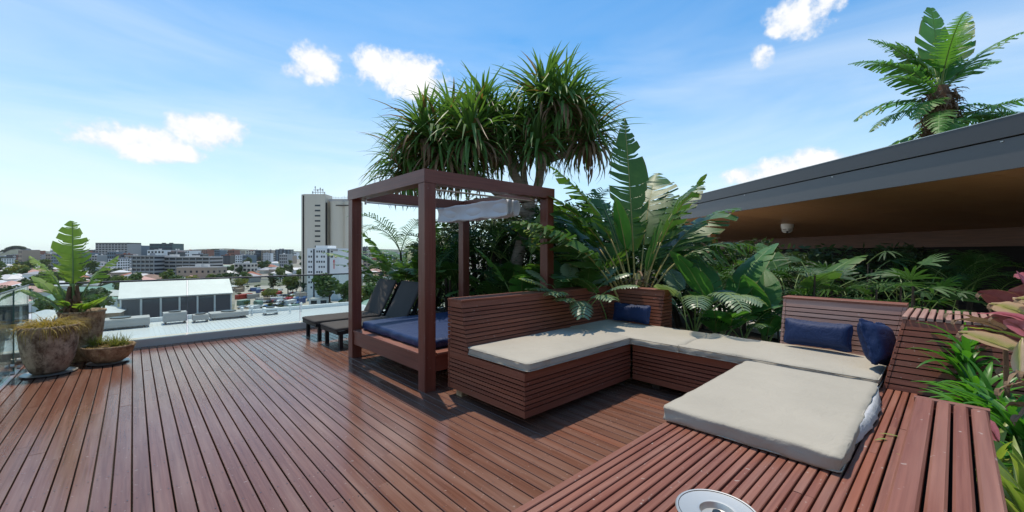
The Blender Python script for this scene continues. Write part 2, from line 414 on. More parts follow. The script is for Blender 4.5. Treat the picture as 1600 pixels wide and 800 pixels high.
# screw heads, a pair where each board crosses a joist
x = DX0
while x < DX1-.01:
    if x < 4.2:
        yy = DY0+.2
        while yy < DY1:
            for q in (.018, .071):
                b.mesh_([(x+q+.0042*math.cos(a*PI/3), yy+.0042*math.sin(a*PI/3), .0022) for a in range(6)], [tuple(range(6))], None, 1)
            yy += .45
    x += pitch
deck = b.build('deck', ['deck_timber', 'steel_dark']); tag(deck, 'reddish brown timber boarded rooftop deck', None, None, 'structure')
b = MB(); b.box(DX0, DX1, DY0, DY1, -.5, -.06); tag(b.build('deck_base', 'dark_core'), 'dark void and framing under the deck boards', None, None, 'structure')
b = MB(); b.box(DX0-.35, DX1+3.0, DY1+.004, DY1+.26, -.6, .115); b.box(DX0-.30, DX0-.004, DY0, DY1+.001, -.6, .02)
tag(b.build('kerb', 'kerb_grey'), 'low grey concrete kerb along the deck edge', None, None, 'structure')
# planting beds behind the seating
b = MB()
def bed(x0, x1, y0, y1, z, n=14):
    vs = [(x0+(x1-x0)*i/n, y0+(y1-y0)*j/n, z+.05*noise.noise(Vector((i*.7+x0, j*.7, 3)))) for j in range(n+1) for i in range(n+1)]
    b.mesh_(vs, [(j*(n+1)+i, j*(n+1)+i+1, (j+1)*(n+1)+i+1, (j+1)*(n+1)+i) for j in range(n) for i in range(n)])
bed(5.26, 12, -9, 8.6, .12, 24); bed(12, 27, -9, 14, .12, 30); bed(2.25, 5.26, -4, -.42, .14)
b.box(5.26, 26, -9, 8.6, -.5, .0)
tag(b.build('planting_bed', 'soil'), 'dark soil planting bed behind the benches', None, None, 'structure')

# ------------------------------------------------------------------ glass balustrade
rear = thing('glass_balustrade', 'clear glass balustrade with thin dark handrail along the deck edge facing the city', 'balustrade', (0, 8.87, .115))
edges = [-1.06, .68, 2.45, 4.22, 6.0, 7.8]
for x0, x1 in zip(edges, edges[1:]):
    b = MB(); b.box(x0+.012, x1-.012, -.006, .006, .001, .925, 0); p = b.build('glass_pane', 'pane_glass', rear)
    for xe in (x0+.0095, x1-.0115):
        e = MB(); e.box(xe, xe+.002, -.0065, .0065, .035, .925); e.build('pane_edge', 'glass_edge', p)
b = MB(); b.tube([(edges[0], 0, .935), (edges[-1], 0, .935)], .014, 8); b.build('handrail', 'steel_dark', rear)
side = thing('glass_balustrade', 'clear glass balustrade with round steel clamps beside the planted pots', 'balustrade', (-1.075, 0, 0))
for y0, y1 in ((7.86, 8.80), (6.0, 7.76), (4.2, 5.96)):
    b = MB(); b.box(-.006, .006, y0, y1, .03, 1.04); p = b.build('glass_pane', 'pane_glass', side)
    for ye in (y0-.0025, y1+.0005):
        e = MB(); e.box(-.0065, .0065, ye, ye+.002, .03, 1.04); e.build('pane_edge', 'glass_edge', p)
    for q in (.1, .9):
        for zz in (.07, .16):
            b = MB(); yy = y0+(y1-y0)*q; b.tube([(.012, yy, zz), (.045, yy, zz)], .022, 14); b.build('clamp', 'steel', side)
b = MB(); b.tube([(0, 4.2, 1.045), (0, 8.85, 1.045)], .012, 8); b.build('handrail', 'steel_dark', side)

# ------------------------------------------------------------------ slatted joinery
def ring_pts(q0, q1, t): return [Vector(a).lerp(Vector(b_), t) for a, b_ in zip(q0, q1)]
def inset(q, t):
    n = len(q); out = []
    c = sum((Vector(p) for p in q), Vector())/n
    for i in range(n):
        p = Vector(q[i]); a = (Vector(q[(i-1) % n])-p).normalized(); d = (Vector(q[(i+1) % n])-p).normalized()
        out.append(p+(a+d)*t/max(.3, math.sin(a.angle(d))))
    return out
def slat_prism(name, q0, q1, parent, m='slat_timber', first=.075, last=0.0, pitch=.042, gap=.0095, th=.024, sides=(0, 1, 2, 3), core=True):
    """q0, q1: bottom and top rings (4 corners, ccw). Horizontal boards on every side, lapped at the corners."""
    H = Vector(q1[0]).z-Vector(q0[0]).z
    lv = []; z = H
    lv.append((H-first, H)); z = H-first-gap
    lo = last+gap if last else 0
    n = max(1, round((z-lo)/pitch)); ph = (z-lo+gap)/n
    for i in range(n): lv.append((z-(i+1)*ph+gap, z-i*ph))
    if last: lv.append((0, last))
    b = MB()
    for z0, z1 in lv:
        a = ring_pts(q0, q1, z0/H); c = ring_pts(q0, q1, z1/H)
        ai, ci = inset(a, th), inset(c, th)
        for k in sides:
            k2 = (k+1) % 4; jit = random.uniform(-.0015, .0015)
            A, A2, Ci, C2 = a[k], a[k2], c[k], c[k2]; d = (A2-A).normalized()
            if k % 2 == 0: pts = [A, A2, A2+(ai[k2]-A2).project((ai[k2]-A2).normalized())-d*0, A, Ci, C2, C2, Ci]
            nrm = (ai[k]-A); nrm = nrm-d*nrm.dot(d); nrc = (ci[k]-Ci); d2 = (C2-Ci).normalized(); nrc = nrc-d2*nrc.dot(d2)
            s0 = 0 if k % 2 == 0 else th+.0025
            o_ = nrm.normalized()*(-jit+(0 if k % 2 == 0 else .003))
            pts = [A+d*s0+o_, A2-d*s0+o_, A2-d*s0+nrm, A+d*s0+nrm, Ci+d2*s0+o_, C2-d2*s0+o_, C2-d2*s0+nrc, Ci+d2*s0+nrc]
            b.hexa(pts, 0, 0)
    o = b.build(name, m, parent)
    if core:
        b = MB(); a = inset(q0, th+.012); c = inset(q1, th+.012)
        a = [p+Vector((0, 0, .01)) for p in a]; c = [p-Vector((0, 0, .022)) for p in c]
        b.hexa(a+c, 0, 0); b.build('frame', 'dark_core', o)  # near-black core: shade in the slat gaps put into its colour
    return o
def top_boards(name, x0, x1, y0, y1, z, parent, n, ax=0, gap=.006, m='slat_timber', th=.022, ch=.004, wob=.001):
    b = MB(); span = (y1-y0) if ax == 0 else (x1-x0); wd = (span-gap*(n-1))/n
    for i in range(n):
        s0 = i*(wd+gap); dz = random.uniform(-wob, wob)
        if ax == 0: b.board(x0, x1, y0+s0, y0+s0+wd, z-th+dz, z+dz, 0, 0, ch)
        else: b.board(x0+s0, x0+s0+wd, y0, y1, z-th+dz, z+dz, 0, 1, ch)
    return b.build(name, m, parent)
def quad(x0, x1, y0, y1, z): return [(x0, y0, z), (x1, y0, z), (x1, y1, z), (x0, y1, z)]
GB = 'built in slatted timber seating round the deck corner'
random.seed(11)
ZB, ZS, ZT = .085, .47, 1.02
# bench beside the daybed
be = thing('slatted_bench', 'reddish slatted timber bench with high back standing beside the daybed canopy', 'bench', (2.45, 2.49, 0), 0, GB)
slat_prism('base', quad(0, 1.67, 0, 1.16, ZB), quad(0, 1.67, 0, 1.16, ZS), be, first=.07, last=.06)
top_boards('seat', .03, 1.66, .028, .80, ZS+.012, be, 18)
slat_prism('backrest', quad(.0, 2.62, .80, 1.16, ZS+.004), quad(0, 2.62, .915, 1.16, ZT-.024), be, first=.06)
top_boards('top_cap', -.004, 2.624, .911, 1.164, ZT, be, 3, gap=.003)
for x, y in ((.06, 1.00), (.45, .40), (1.3, .40)):
    b = MB(); b.box(x, x+.12, y, y+.09, 0, ZB+.012, ax=2); b.build('leg', 'clay_pot', be)
# middle bench
mb_ = thing('slatted_bench', 'reddish slatted timber bench under the long cream cushion with two separate backs', 'bench', (4.12, .40, 0), 0, GB)
slat_prism('base', quad(0, 1.05, 0, 2.09, ZB), quad(0, 1.05, 0, 2.09, ZS), mb_, first=.07, last=.06, sides=(0, 1, 3))
top_boards('seat', .028, 1.0, .03, 2.95, ZS+.011, mb_, 20, ax=1)
slat_prism('backrest', quad(.765, 1.10, 2.14, 2.99, ZS+.004), quad(.90, 1.10, 2.14, 2.99, ZT-.024), mb_, first=.06)
top_boards('top_cap', .896, 1.104, 2.136, 2.995, ZT, mb_, 3, ax=1, gap=.003)
slat_prism('backrest', quad(.755, 1.10, -.005, .83, ZS+.004), quad(.90, 1.10, -.108, .83, ZT), mb_, first=.075, m='pale_timber')
top_boards('top_cap', .897, 1.104, -.108, .834, ZT+.022, mb_, 3, ax=1, gap=.003)
for x, y in ((.12, .4), (.12, 1.8)):
    b = MB(); b.box(x, x+.12, y, y+.09, 0, ZB+.012, ax=2); b.build('leg', 'trunk_dark', mb_)
# corner block
cb = thing('slatted_corner_block', 'sloping slatted timber corner block with boarded top behind the green strap leaves', 'bench', (4.2, .38, 0), 0, GB)
slat_prism('sloping_body', [(0, -.78, ZS), (.9, -.78, ZS), (.9, 0, ZS), (0, 0, ZS)], [(.17, -.78, .985), (.9, -.78, .985), (.9, -.10, .985), (.17, -.10, .985)], cb, first=.07)
top_boards('top_boards', .165, .9, -.78, -.095, 1.01, cb, 15, ax=0, m='pale_timber', gap=.013)  # weathered top boards in the paler timber
b = MB(); b.box(.03, .88, -.75, -.02, .10, ZS, 0); b.build('plinth', 'dark_core', cb)
# wide low bench in front
fb = thing('slatted_bench', 'wide low slatted timber platform bench carrying the big square cream cushion', 'bench', (.2, .19, 0), 0, GB)
slat_prism('base', quad(0, 3.995, 0, 1.015, ZB), quad(0, 3.995, 0, 1.015, ZS-.03), fb, first=.06, last=.06)
b = MB(); n = 24; wd = (1.015-.0085*(n-1))/n
for i in range(n):
    y0 = i*(wd+.0085)+random.uniform(-.001, .001); x = 0
    joint = random.choice((0, 0, 1.2, 1.9, 2.6, 3.1))
    segs = [(0, 4.0)] if not joint else [(0, joint-.002), (joint+.001, 4.0)]
    for s0, s1 in segs: b.board(s0, s1, y0, y0+wd-(.004 if i == 11 else 0), ZS-.022, ZS+random.uniform(-.001, .001), 0, 0, .003)
b.build('seat', 'table_timber', fb)
b = MB()
for k in range(8): b.box(.1+k*.5, .16+k*.5, .02, 1.0, ZS-.045, ZS-.024, ax=1)
b.build('joists', 'dark_core', fb)
# low wall of wide boards seen from above
bw = thing('bench_backrest_wall', 'slatted timber seat back of four wide worn boards with pale end strip', 'bench back', (0, 0, 0), 0, GB)
slat_prism('seat_back', [(.2, -.07, ZS), (1.99, -.07, ZS), (1.99, .184, ZS), (.2, .184, ZS)], [(.2, -.07, .975), (1.99, -.07, .975), (1.99, .096, .975), (.2, .096, .975)], bw, m='table_timber', sides=(0, 1, 2, 3))
b = MB(); ys = [-.072, -.030, .008, .046, .098]
for k, (a0, a1) in enumerate(zip(ys, ys[1:])): b.board(.2, 1.985, a0+.0032, a1-.0032, .975+.001*k, 1.0+.001*k, 0, 0, .005)
b.build('top_boards', 'table_timber', bw)
b = MB(); b.board(1.9885, 2.01, -.074, .098, .955, 1.003, 0, 1, .003); b.build('end_strip', 'table_timber', bw)
for o in bw.children: pass

# ------------------------------------------------------------------ cushions and pillows
random.seed(21)
CG = 'cream seat cushions'
c = rounded('seat_cushion', 1.62, .83, .085, .020, 'cream_fabric', loc=(3.265, 2.875, ZS+.013), puff=.012, wr=.006, seed=1)
tag(c, 'cream seat cushion on the bench beside the daybed', 'cushion', CG)
c = rounded('seat_cushion', .86, 1.48, .085, .030, 'cream_fabric', loc=(4.49, 2.65, ZS+.013), puff=.012, wr=.009, seed=2)
tag(c, 'cream seat cushion in the inner corner under the small navy pillow', 'cushion', CG)
c = rounded('seat_cushion', .86, 1.50, .085, .030, 'cream_fabric', loc=(4.49, 1.155, ZS+.013), puff=.010, wr=.009, seed=3)
tag(c, 'long cream seat cushion on the middle bench below two navy pillows', 'cushion', CG)
big = rounded('square_cushion', 1.56, .86, .088, .017, 'cream_fabric', loc=(3.175, .80, ZS+.003), rot=(0, 0, R(.8)), puff=.010, wr=.006, seed=4, wsc=2.6)
tag(big, 'big square cream cushion with torn open cover end on the platform', 'cushion', CG)
def piping(o, lx, ly, z, r=.0045, rc=.022):
    b = MB(); pts = []
    for cx, cy, a0 in ((lx/2-rc, ly/2-rc, 0), (-lx/2+rc, ly/2-rc, 90), (-lx/2+rc, -ly/2+rc, 180), (lx/2-rc, -ly/2+rc, 270)):
        for k in range(5): a = R(a0+k*22.5); pts.append((cx+math.cos(a)*rc, cy+math.sin(a)*rc, z+.002*noise.noise(Vector((cx*3, cy*3+k, z)))))
    full = []
    for p, q in zip(pts, pts[1:]+pts[:1]):
        n_ = max(1, int((Vector(q)-Vector(p)).length/.06))
        for k in range(n_): v = Vector(p).lerp(Vector(q), k/n_); v.z += .0022*noise.noise(v*9); full.append(v)
    full.append(full[0]); b.tube(full, r, 6, 0, False); return b.build('piping', 'cream_fabric', o, smooth=True)
for o in [o_ for o_ in sc.objects if o_.name.startswith('seat_cushion')]:
    bb = o.dimensions if False else None
    xs = [v.co.x for v in o.data.vertices]; ys = [v.co.y for v in o.data.vertices]
    piping(o, max(xs)-min(xs)-.004, max(ys)-min(ys)-.004, .073); piping(o, max(xs)-min(xs)-.004, max(ys)-min(ys)-.004, .012)
piping(big, 1.556, .856, .078); piping(big, 1.556, .856, .010)
# open end of the cover: crumpled lining lips along the far edge
b = MB(); n = 42
def lip(off, zf, amp, ph, y_out):
    rows = []
    for i in range(n+1):
        t = i/n; x = -.35+1.12*t; e = math.sin(PI*t)**.7
        w_ = amp*(math.sin(t*34+ph)*.5+math.sin(t*71+ph*2)*.3+noise.noise(Vector((t*9, ph, 0))))
        rows.append([(x, -.428, .080*1), (x, -.428-y_out*e*.5, .075-.01*e+w_*.4), (x, -.428-y_out*e+w_, zf(t)), (x, -.428-y_out*e*.9+w_*.5, zf(t)-.008)])
    for i in range(n):
        for j in range(3): b.face([rows[i][j], rows[i][j+1], rows[i+1][j+1], rows[i+1][j]])
lip(0, lambda t: .070-.022*math.sin(PI*t), .005, 0.3, .022)
lip(0, lambda t: .010+.010*math.sin(PI*t), .006, 2.1, .050)
o = b.build('torn_lining', 'white_lining', big, smooth=True); weld(o, .0004)
b = MB()
vs = []
for i in range(31):
    t = i/30; e = math.sin(PI*t)**.6; vs += [(-.30+1.0*t, -.4335-.010*e, .010), (-.30+1.0*t, -.436-.012*e, .014+.048*e)]
b.mesh_(vs, [(2*i, 2*i+2, 2*i+3, 2*i+1) for i in range(30)]); b.build('dark_opening', 'charcoal_fabric', big)
PG = 'navy scatter pillows'
c = rounded('lumbar_pillow', .54, .23, .12, .055, 'navy_fabric', loc=(4.875, 2.90, ZS+.225), rot=(R(78), 0, R(-90)), pinch=.72, wr=.004, seed=5, seg=.02, wsc=7)
tag(c, 'small navy lumbar pillow against the short back in the inner corner', 'pillow', PG)
c = rounded('lumbar_pillow', .54, .25, .13, .06, 'navy_fabric', loc=(4.865, .90, ZS+.235), rot=(R(76), 0, R(-92)), pinch=.72, wr=.003, seed=6, seg=.02, wsc=6)
tag(c, 'long navy lumbar pillow leaning upright on the sunlit slatted back', 'pillow', PG)
c = rounded('end_pillow', .40, .36, .16, .075, 'navy_fabric', loc=(4.50, .50, ZS+.265), rot=(R(70), R(10), R(-18)), pinch=.70, wr=.007, seed=7, seg=.02, wsc=7)
tag(c, 'plump crumpled navy pillow leaning at the cushion end beside the corner block', 'pillow', PG)

# ------------------------------------------------------------------ cabana daybed
random.seed(31)
cab = thing('canopy_daybed', 'four posted red brown timber daybed frame with navy mattress and folded canopy', 'daybed', (2.28, 3.84, 0))
CX_, CY_, PW = 2.09, 2.13, .14
def chpost(b, x, y, w_, z0, z1, c=.006):
    pr = [(c, 0), (w_-c, 0), (w_, c), (w_, w_-c), (w_-c, w_), (c, w_), (0, w_-c), (0, c)]
    off = random.random()*30
    vs = [(x+p, y+q, z0) for p, q in pr]+[(x+p, y+q, z1) for p, q in pr]
    fs = []; uv = []
    for i in range(8):
        j = (i+1) % 8; fs.append((i, j, 8+j, 8+i)); uu = pr[i][0]+pr[i][1]; u2 = pr[j][0]+pr[j][1]
        uv.append([(z0+off, uu), (z0+off, u2), (z1+off, u2), (z1+off, uu)])
    fs += [tuple(range(8))[::-1], tuple(range(8, 16))]; uv += [[(0, 0)]*8]*2
    b.mesh_(vs, fs, uv)
for x, y in ((0.008, 0.008), (CX_-PW-.008, .008), (.008, CY_-PW-.008), (CX_-PW-.008, CY_-PW-.008)):
    b = MB(); chpost(b, x, y, PW, 0, 2.255); b.build('post', 'post_timber', cab)
def mitred(p0, p1, inn0, inn1, z0, z1, ax):
    b = MB(); b.hexa([(*p0, z0), (*p1, z0), (*inn1, z0), (*inn0, z0), (*p0, z1), (*p1, z1), (*inn1, z1), (*inn0, z1)], 0, 0)
    return b
W_ = .155; g = .0015
outer = [(0, 0), (CX_, 0), (CX_, CY_), (0, CY_)]; inner = [(W_, W_), (CX_-W_, W_), (CX_-W_, CY_-W_), (W_, CY_-W_)]
for k in range(4):
    k2 = (k+1) % 4; d = (Vector(outer[k2])-Vector(outer[k])).normalized()*g
    f = lambda p, s: tuple(Vector(p)+d*s)
    mitred(f(outer[k], 1), f(outer[k2], -1), f(inner[k], 1), f(inner[k2], -1), 2.258, 2.40, 0).build('beam', 'post_timber', cab)
# bed platform
b = MB(); b.box(.03, .075, PW+.012, CY_-PW-.012, .20, .375, ax=1); b.build('side_rail', 'post_timber', cab)
b = MB(); b.box(CX_-.075, CX_-.03, PW+.012, CY_-PW-.012, .20, .375, ax=1); b.build('side_rail', 'post_timber', cab)
b = MB(); b.box(PW+.012, CX_-PW-.012, .03, .075, .20, .375); b.build('side_rail', 'post_timber', cab)
b = MB(); b.box(PW+.012, CX_-PW-.012, CY_-.075, CY_-.03, .20, .375); b.build('side_rail', 'post_timber', cab)
b = MB()
b.board(.02, .17, PW+.012, CY_-PW-.012, .377, .40, 0, 1); 
b.board(CX_-.17, CX_-.02, PW+.012, CY_-PW-.012, .377, .40, 0, 1)
for k in range(11): b.board(.172, CX_-.172, .16+k*.165, .31+k*.165, .377, .399, 0, 0)
b.board(.172, CX_-.172, .02, .155, .377, .40, 0, 0)
b.build('bed_boards', 'table_timber', cab)
mt = rounded('mattress', 1.88, 1.80, .115, .045, 'navy_mattress', cab, loc=(CX_/2+.03, CY_/2, .401), puff=.02, wr=.006, seed=9, wsc=2.5)
# drying rods and gathered canopy
for yy in (.20, CY_-.24):
    b = MB(); b.tube([(.16, yy, 2.222), (CX_-.16, yy, 2.222)], .011, 8); r_ = b.build('canopy_rod', 'rod_metal', cab)
    for xx in (.158, CX_-.175):
        b = MB(); b.box(xx, xx+.014, yy-.02, yy+.02, 2.19, 2.256); b.build('bracket', 'steel', r_)
b = MB(); b.tube([(.16, CY_-.40, 2.20), (CX_-.5, CY_-.40, 2.20)], .006, 6); b.build('guide_wire', 'rod_metal', cab)
b = MB()
def fold(x0, amp, ph, ztop, zbot):
    n = 60; m_ = 8; vs = []
    for i in range(n+1):
        t = i/n; y = .22+(CY_-.46-.0)*t
        for j in range(m_+1):
            s = j/m_; z = ztop+(zbot-ztop)*s - .02*math.sin(PI*((t*3) % 1))*(s*.6+.4) + .006*noise.noise(Vector((t*12, s*3, ph)))
            x = x0+amp*math.sin(PI*s)+.012*math.sin(t*17+ph+s*2)+.01*noise.noise(Vector((t*6, s*2, ph*3)))
            vs.append((x, y, z))
    b.mesh_(vs, [(i*(m_+1)+j, (i+1)*(m_+1)+j, (i+1)*(m_+1)+j+1, i*(m_+1)+j+1) for i in range(n) for j in range(m_)])
for k in range(5): fold(1.36+k*.055, .03*(-1)**k, k*1.7, 2.225, 2.00+.012*(k % 3))
o = b.build('folded_canopy', 'grey_canvas', cab, smooth=True)
sm = o.modifiers.new('thick', 'SOLIDIFY'); sm.thickness = .004

# ------------------------------------------------------------------ sun loungers
def make_lounger(label):
    t = thing('sun_lounger', label, 'sun lounger', (0, 0, 0), 0, 'charcoal sun loungers by the glass')
    for x, y in ((.05, .03), (.05, .65), (1.62, .03), (1.62, .65)):
        b = MB(); b.box(x, x+.055, y, y+.055, 0, .235, ax=2); l = b.build('leg', 'black_metal', t)
        b = MB(); b.lathe([(0, .001), (.026, .001), (.026, .014), (0, .014)], x+.0275, y+.0275, 12); b.build('foot', 'steel', l)
    b = MB(); b.box(.0, 1.9, .0, .04, .237, .285); b.box(.0, 1.9, .70, .74, .237, .285); b.box(0, .04, .042, .698, .237, .285, ax=1); b.box(1.86, 1.9, .042, .698, .237, .285, ax=1)
    for k in range(8): b.box(.2+k*.2, .26+k*.2, .042, .698, .25, .27, ax=1)
    b.build('frame', 'black_metal', t)
    rounded('seat_pad', 1.18, .73, .055, .024, 'charcoal_fabric', t, loc=(.575, .37, .286), puff=.008, wr=.002, seed=3, seg=.06)
    # raised back
    L = .74; a = R(62)
    bp = rounded('back_pad', L, .73, .05, .022, 'charcoal_fabric', t, loc=(1.185+math.cos(a)*L/2-.02, .37, .30+math.sin(a)*L/2), rot=(0, -a, 0), puff=.006, wr=.002, seed=4, seg=.06)
    b = MB(); x0, z0 = 1.20, .27; x1, z1 = x0+math.cos(a)*L, z0+math.sin(a)*L
    for y in (.01, .69): b.hexa([(x0, y, z0), (x0+.045, y, z0), (x0+.045, y+.04, z0), (x0, y+.04, z0), (x1, y, z1), (x1+.045, y, z1), (x1+.045, y+.04, z1), (x1, y+.04, z1)], ax=2)
    b.box(x1-.005, x1+.035, .052, .688, z1-.05, z1-.01); b.build('back_frame', 'black_metal', t)
    for yy in (.1, .64): b = MB(); b.tube([(x1-.05, yy, z1-.12), (1.75, yy, .28)], .012, 6); b.build('strut', 'black_metal', t)
    return t
l1 = make_lounger('charcoal padded sun lounger with raised back standing beside the daybed'); l1.location = (2.30, 6.44, 0)
index_kids()
l2 = copy_tree(l1); l2.location = (2.28, 7.37, 0); l2['label'] = 'charcoal padded sun lounger with raised back close to the glass balustrade'

# ------------------------------------------------------------------ steel dish on the platform
d = thing('steel_dish', 'round brushed steel dish with sunken centre set on the slatted platform', 'dish', (1.655, .625, ZS))
d.scale = (1.25, 1.25, 1.25)
b = MB(); b.lathe([(.0, .006), (.088, .006), (.118, .022), (.120, .026), (.117, .0285), (.108, .0265), (.060, .0285), (.050, .027), (.043, .010), (.0, .009)], n=56)
autosmooth(b.build('rim', 'steel', d), 30)
b = MB(); b.lathe([(0, .0265), (.012, .0265), (.014, .022), (.014, .011), (.0, .0105)], n=24); autosmooth(b.build('centre_knob', 'steel_dark', d))
b = MB(); b.lathe([(.1095, .0275), (.1105, .0288), (.1115, .0275)], n=56); b.build('rim_groove', 'steel_dark', d)

# ------------------------------------------------------------------ neighbouring pavilion roof
ux, uy = 5.25, 7.07; L_ = math.hypot(ux, uy); ux /= L_; uy /= L_          # along the eave
nx_, ny_ = uy, -ux                                                       # away from the camera
E0 = Vector((8.52-ux*9, -.60-uy*9, 0)); LEN = 9+8.9
def pv(s, d, z): return (E0.x+ux*s+nx_*d, E0.y+uy*s+ny_*d, z)
pav = thing('pavilion', 'dark roofed pavilion with deep timber lined eave behind the plants', 'building', (0, 0, 0))
SK = 1.95                                                               # the end wall runs back at a slant
def pbox(b, s0, s1, d0, d1, za, zb, zc=None, zd=None, sk=0):
    zc = za if zc is None else zc; zd = zb if zd is None else zd
    e0, e1 = s1+sk*d0, s1+sk*d1
    b.hexa([pv(s0, d0, za), pv(e0, d0, za), pv(e1, d1, zc), pv(s0, d1, zc), pv(s0, d0, zb), pv(e0, d0, zb), pv(e1, d1, zd), pv(s0, d1, zd)], 0, 0)
b = MB(); pbox(b, 0, LEN, 0, .05, 2.62, 3.035); b.build('lower_fascia', 'fascia', pav)
b = MB(); pbox(b, 0, LEN, .03, .06, 3.035, 3.055); b.build('fascia_gap', 'dark_core', pav)
b = MB(); pbox(b, 0, LEN+.01, -.02, .06, 3.055, 3.32); b.build('upper_fascia', 'fascia_dark', pav)
b = MB(); pbox(b, 0, LEN-.01, .062, 9, 2.9, 3.30, sk=SK); rf = b.build('roof', 'fascia_dark', pav)
for k in range(5):
    b = MB(); s0 = LEN-.9-k*2.6; pbox(b, s0, s0+.03, -.012, 0, 3.0, 3.015); b.build('fixing', 'steel', rf)
b = MB(); pbox(b, 0, LEN+.005, -.024, .07, 3.322, 3.332); b.build('roof_flashing', 'steel', rf)
b = MB()
for k in range(-10, 15):                                                     # ply soffit sheets falling towards the wall
    s0 = LEN-(k+1)*1.2
    for d0, d1 in ((.07, 2.42), (2.43, 4.8), (4.81, 6.2)):
        z = lambda d: 2.635-(d-.07)*.092
        if s0 > LEN+SK*d0: continue
        pbox(b, s0+.004, min(s0+1.196, LEN+SK*d1), d0, d1, z(d0), z(d0)+.02, z(d1), z(d1)+.02)
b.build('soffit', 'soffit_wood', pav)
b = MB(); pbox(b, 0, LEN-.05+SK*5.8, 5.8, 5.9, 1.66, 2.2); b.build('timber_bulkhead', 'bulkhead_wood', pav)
b = MB(); pbox(b, 0, LEN-.05+SK*5.9, 5.95, 6.1, -.4, 2.9); b.build('wall', 'dark_core', pav)  # deep shade under the eave is put into this near-black colour
b = MB(); pbox(b, LEN-.5, LEN-.3, .9, 1.1, -.3, 2.6); b.build('column', 'soffit_wood', pav)
b = MB(); q = Vector(pv(9+3.2, 1.1, 2.535)); b.lathe([(0, 0), (.055, 0), (.055, -.008), (0, -.008)], q.x, q.y, 20); b.build('downlight', 'dark_core', pav)
q = view_dir(1230, 345); tt_ = (2.50-1.5)/q.z; dome_p = Vector((0, 0, 1.5))+q*tt_
# put it under the soffit just inside the eave
rel = dome_p-E0; sdome = rel.x*ux+rel.y*uy; ddome = rel.x*nx_+rel.y*ny_
camd = thing('security_camera', 'white dome security camera under the timber eave', 'security camera', pv(sdome, ddome, 2.635-(ddome-.07)*.092))
b = MB(); b.lathe([(0, .01), (.17, .01), (.17, -.10), (.155, -.13), (0, -.13)], n=28); autosmooth(b.build('housing', 'white_paint', camd))
b = MB(); b.lathe([(.150, -.125), (.145, -.19), (.11, -.245), (.06, -.27), (0, -.278)], n=28); autosmooth(b.build('dome_shell', 'white_paint', camd))
vd = (Vector((0, 0, 1.5))-dome_p); ya = math.atan2(vd.y, vd.x)
b = MB()
for s_ in (-1, 1):
    pts = []
    for k in range(7):
        a = ya+s_*(.12+.13*k); 
        pts.append((math.cos(a)*.152, math.sin(a)*.152, -.150-.012*k*0)); 
    for k in range(6):
        a, c = pts[k], pts[k+1]; b.face([a, c, (c[0]*.86, c[1]*.86, -.222), (a[0]*.86, a[1]*.86, -.222)])
b.build('lens_window', 'dark_core', camd)
b = MB(); b.tube([(math.cos(ya)*.10, math.sin(ya)*.10, -.235), (math.cos(ya)*.135, math.sin(ya)*.135, -.25)], .03, 12); b.build('lens', 'steel_dark', camd)

b = MB(); pbox(b, -2, LEN+3, -2.3, .3, .13, .19); tag(b.build('reflector', 'pale_reflector'), 'added pale path along the pavilion behind the planting', None, None, 'structure')  # added strip, hidden by plants, bouncing sunlight up onto the soffit
# ------------------------------------------------------------------ foliage builders
def curve_pts(base, az, L, e0, bend, n, side=0.0):
    """points of a stem leaving at elevation e0 that bends over by `bend` radians in all"""
    p = Vector(base); out = [p.copy()]; e = e0; a = az
    for i in range(n):
        e -= bend/n*(.5+1.0*i/n); a += side/n
        p = p+Vector((math.cos(e)*math.cos(a), math.cos(e)*math.sin(a), math.sin(e)))*(L/n); out.append(p.copy())
    return out
def add_blade(b, pts, W, mi=0, split=.5, droop=.35, fold_=.25, shape=.55, twist=0.0, nA=2, taper=1.0, gapk=.25):
    """big paddle leaf along pts, split into strips"""
    n = len(pts)-1
    def frame(i):
        t = (pts[min(i+1, n)]-pts[max(i-1, 0)]).normalized()
        s_ = t.cross(Vector((0, 0, 1)))
        s_ = s_.normalized() if s_.length > .05 else Vector((1, 0, 0))
        u = s_.cross(t).normalized()
        if twist: m_ = Matrix.Rotation(twist, 3, t); s_ = m_ @ s_; u = m_ @ u
        return t, s_, u
    wd = lambda t: W*max(0.02, math.sin(PI*min(1, max(0, t*.96+.02))**shape)**.75)*(1 if t < .6 else taper+(1-taper)*(1-(t-.6)/.4))
    step = (pts[-1]-pts[0]).length/n
    for sd in (-1, 1):
        i = 0
        while i < n:
            run = 1
            while i+run < n and random.random() > split: run += 1
            dj = random.uniform(-.5, .9)*droop; tj = random.uniform(-.25, .25)
            g0 = gapk*step*random.random() if run < n else 0
            cols = []
            for k in range(i, i+run+1):
                t, s_, u = frame(k); w_ = wd(k/n)
                fwd = t*(.60+tj)*w_*.75
                sh = 0
                if k == i: sh = g0
                elif k == i+run: sh = -g0
                row = [pts[k]]
                for m_ in range(1, nA+1):
                    q = m_/nA; dr = fold_*q*(1-q*.3)-((droop+dj)*q*q)
                    row.append(pts[k]+s_*sd*w_*q*math.cos(min(1.2, abs(dr)))+u*w_*dr*.9+fwd*q*q+t*sh*q)
                cols.append(row)
            m0 = len(cols)
            vs = [p for r_ in cols for p in r_]
            fs = []; uvs = []
            for k in range(m0-1):
                for m_ in range(nA):
                    q = (k*(nA+1)+m_, (k+1)*(nA+1)+m_, (k+1)*(nA+1)+m_+1, k*(nA+1)+m_+1)
                    uq = [(m_/nA, (i+k)*1.0), (m_/nA, i+k+1.0), ((m_+1)/nA, i+k+1.0), ((m_+1)/nA, (i+k)*1.0)]
                    fs.append(q if sd < 0 else q[::-1]); uvs.append(uq if sd < 0 else uq[::-1])
            b.mesh_(vs, fs, uvs, mi)
            i += run
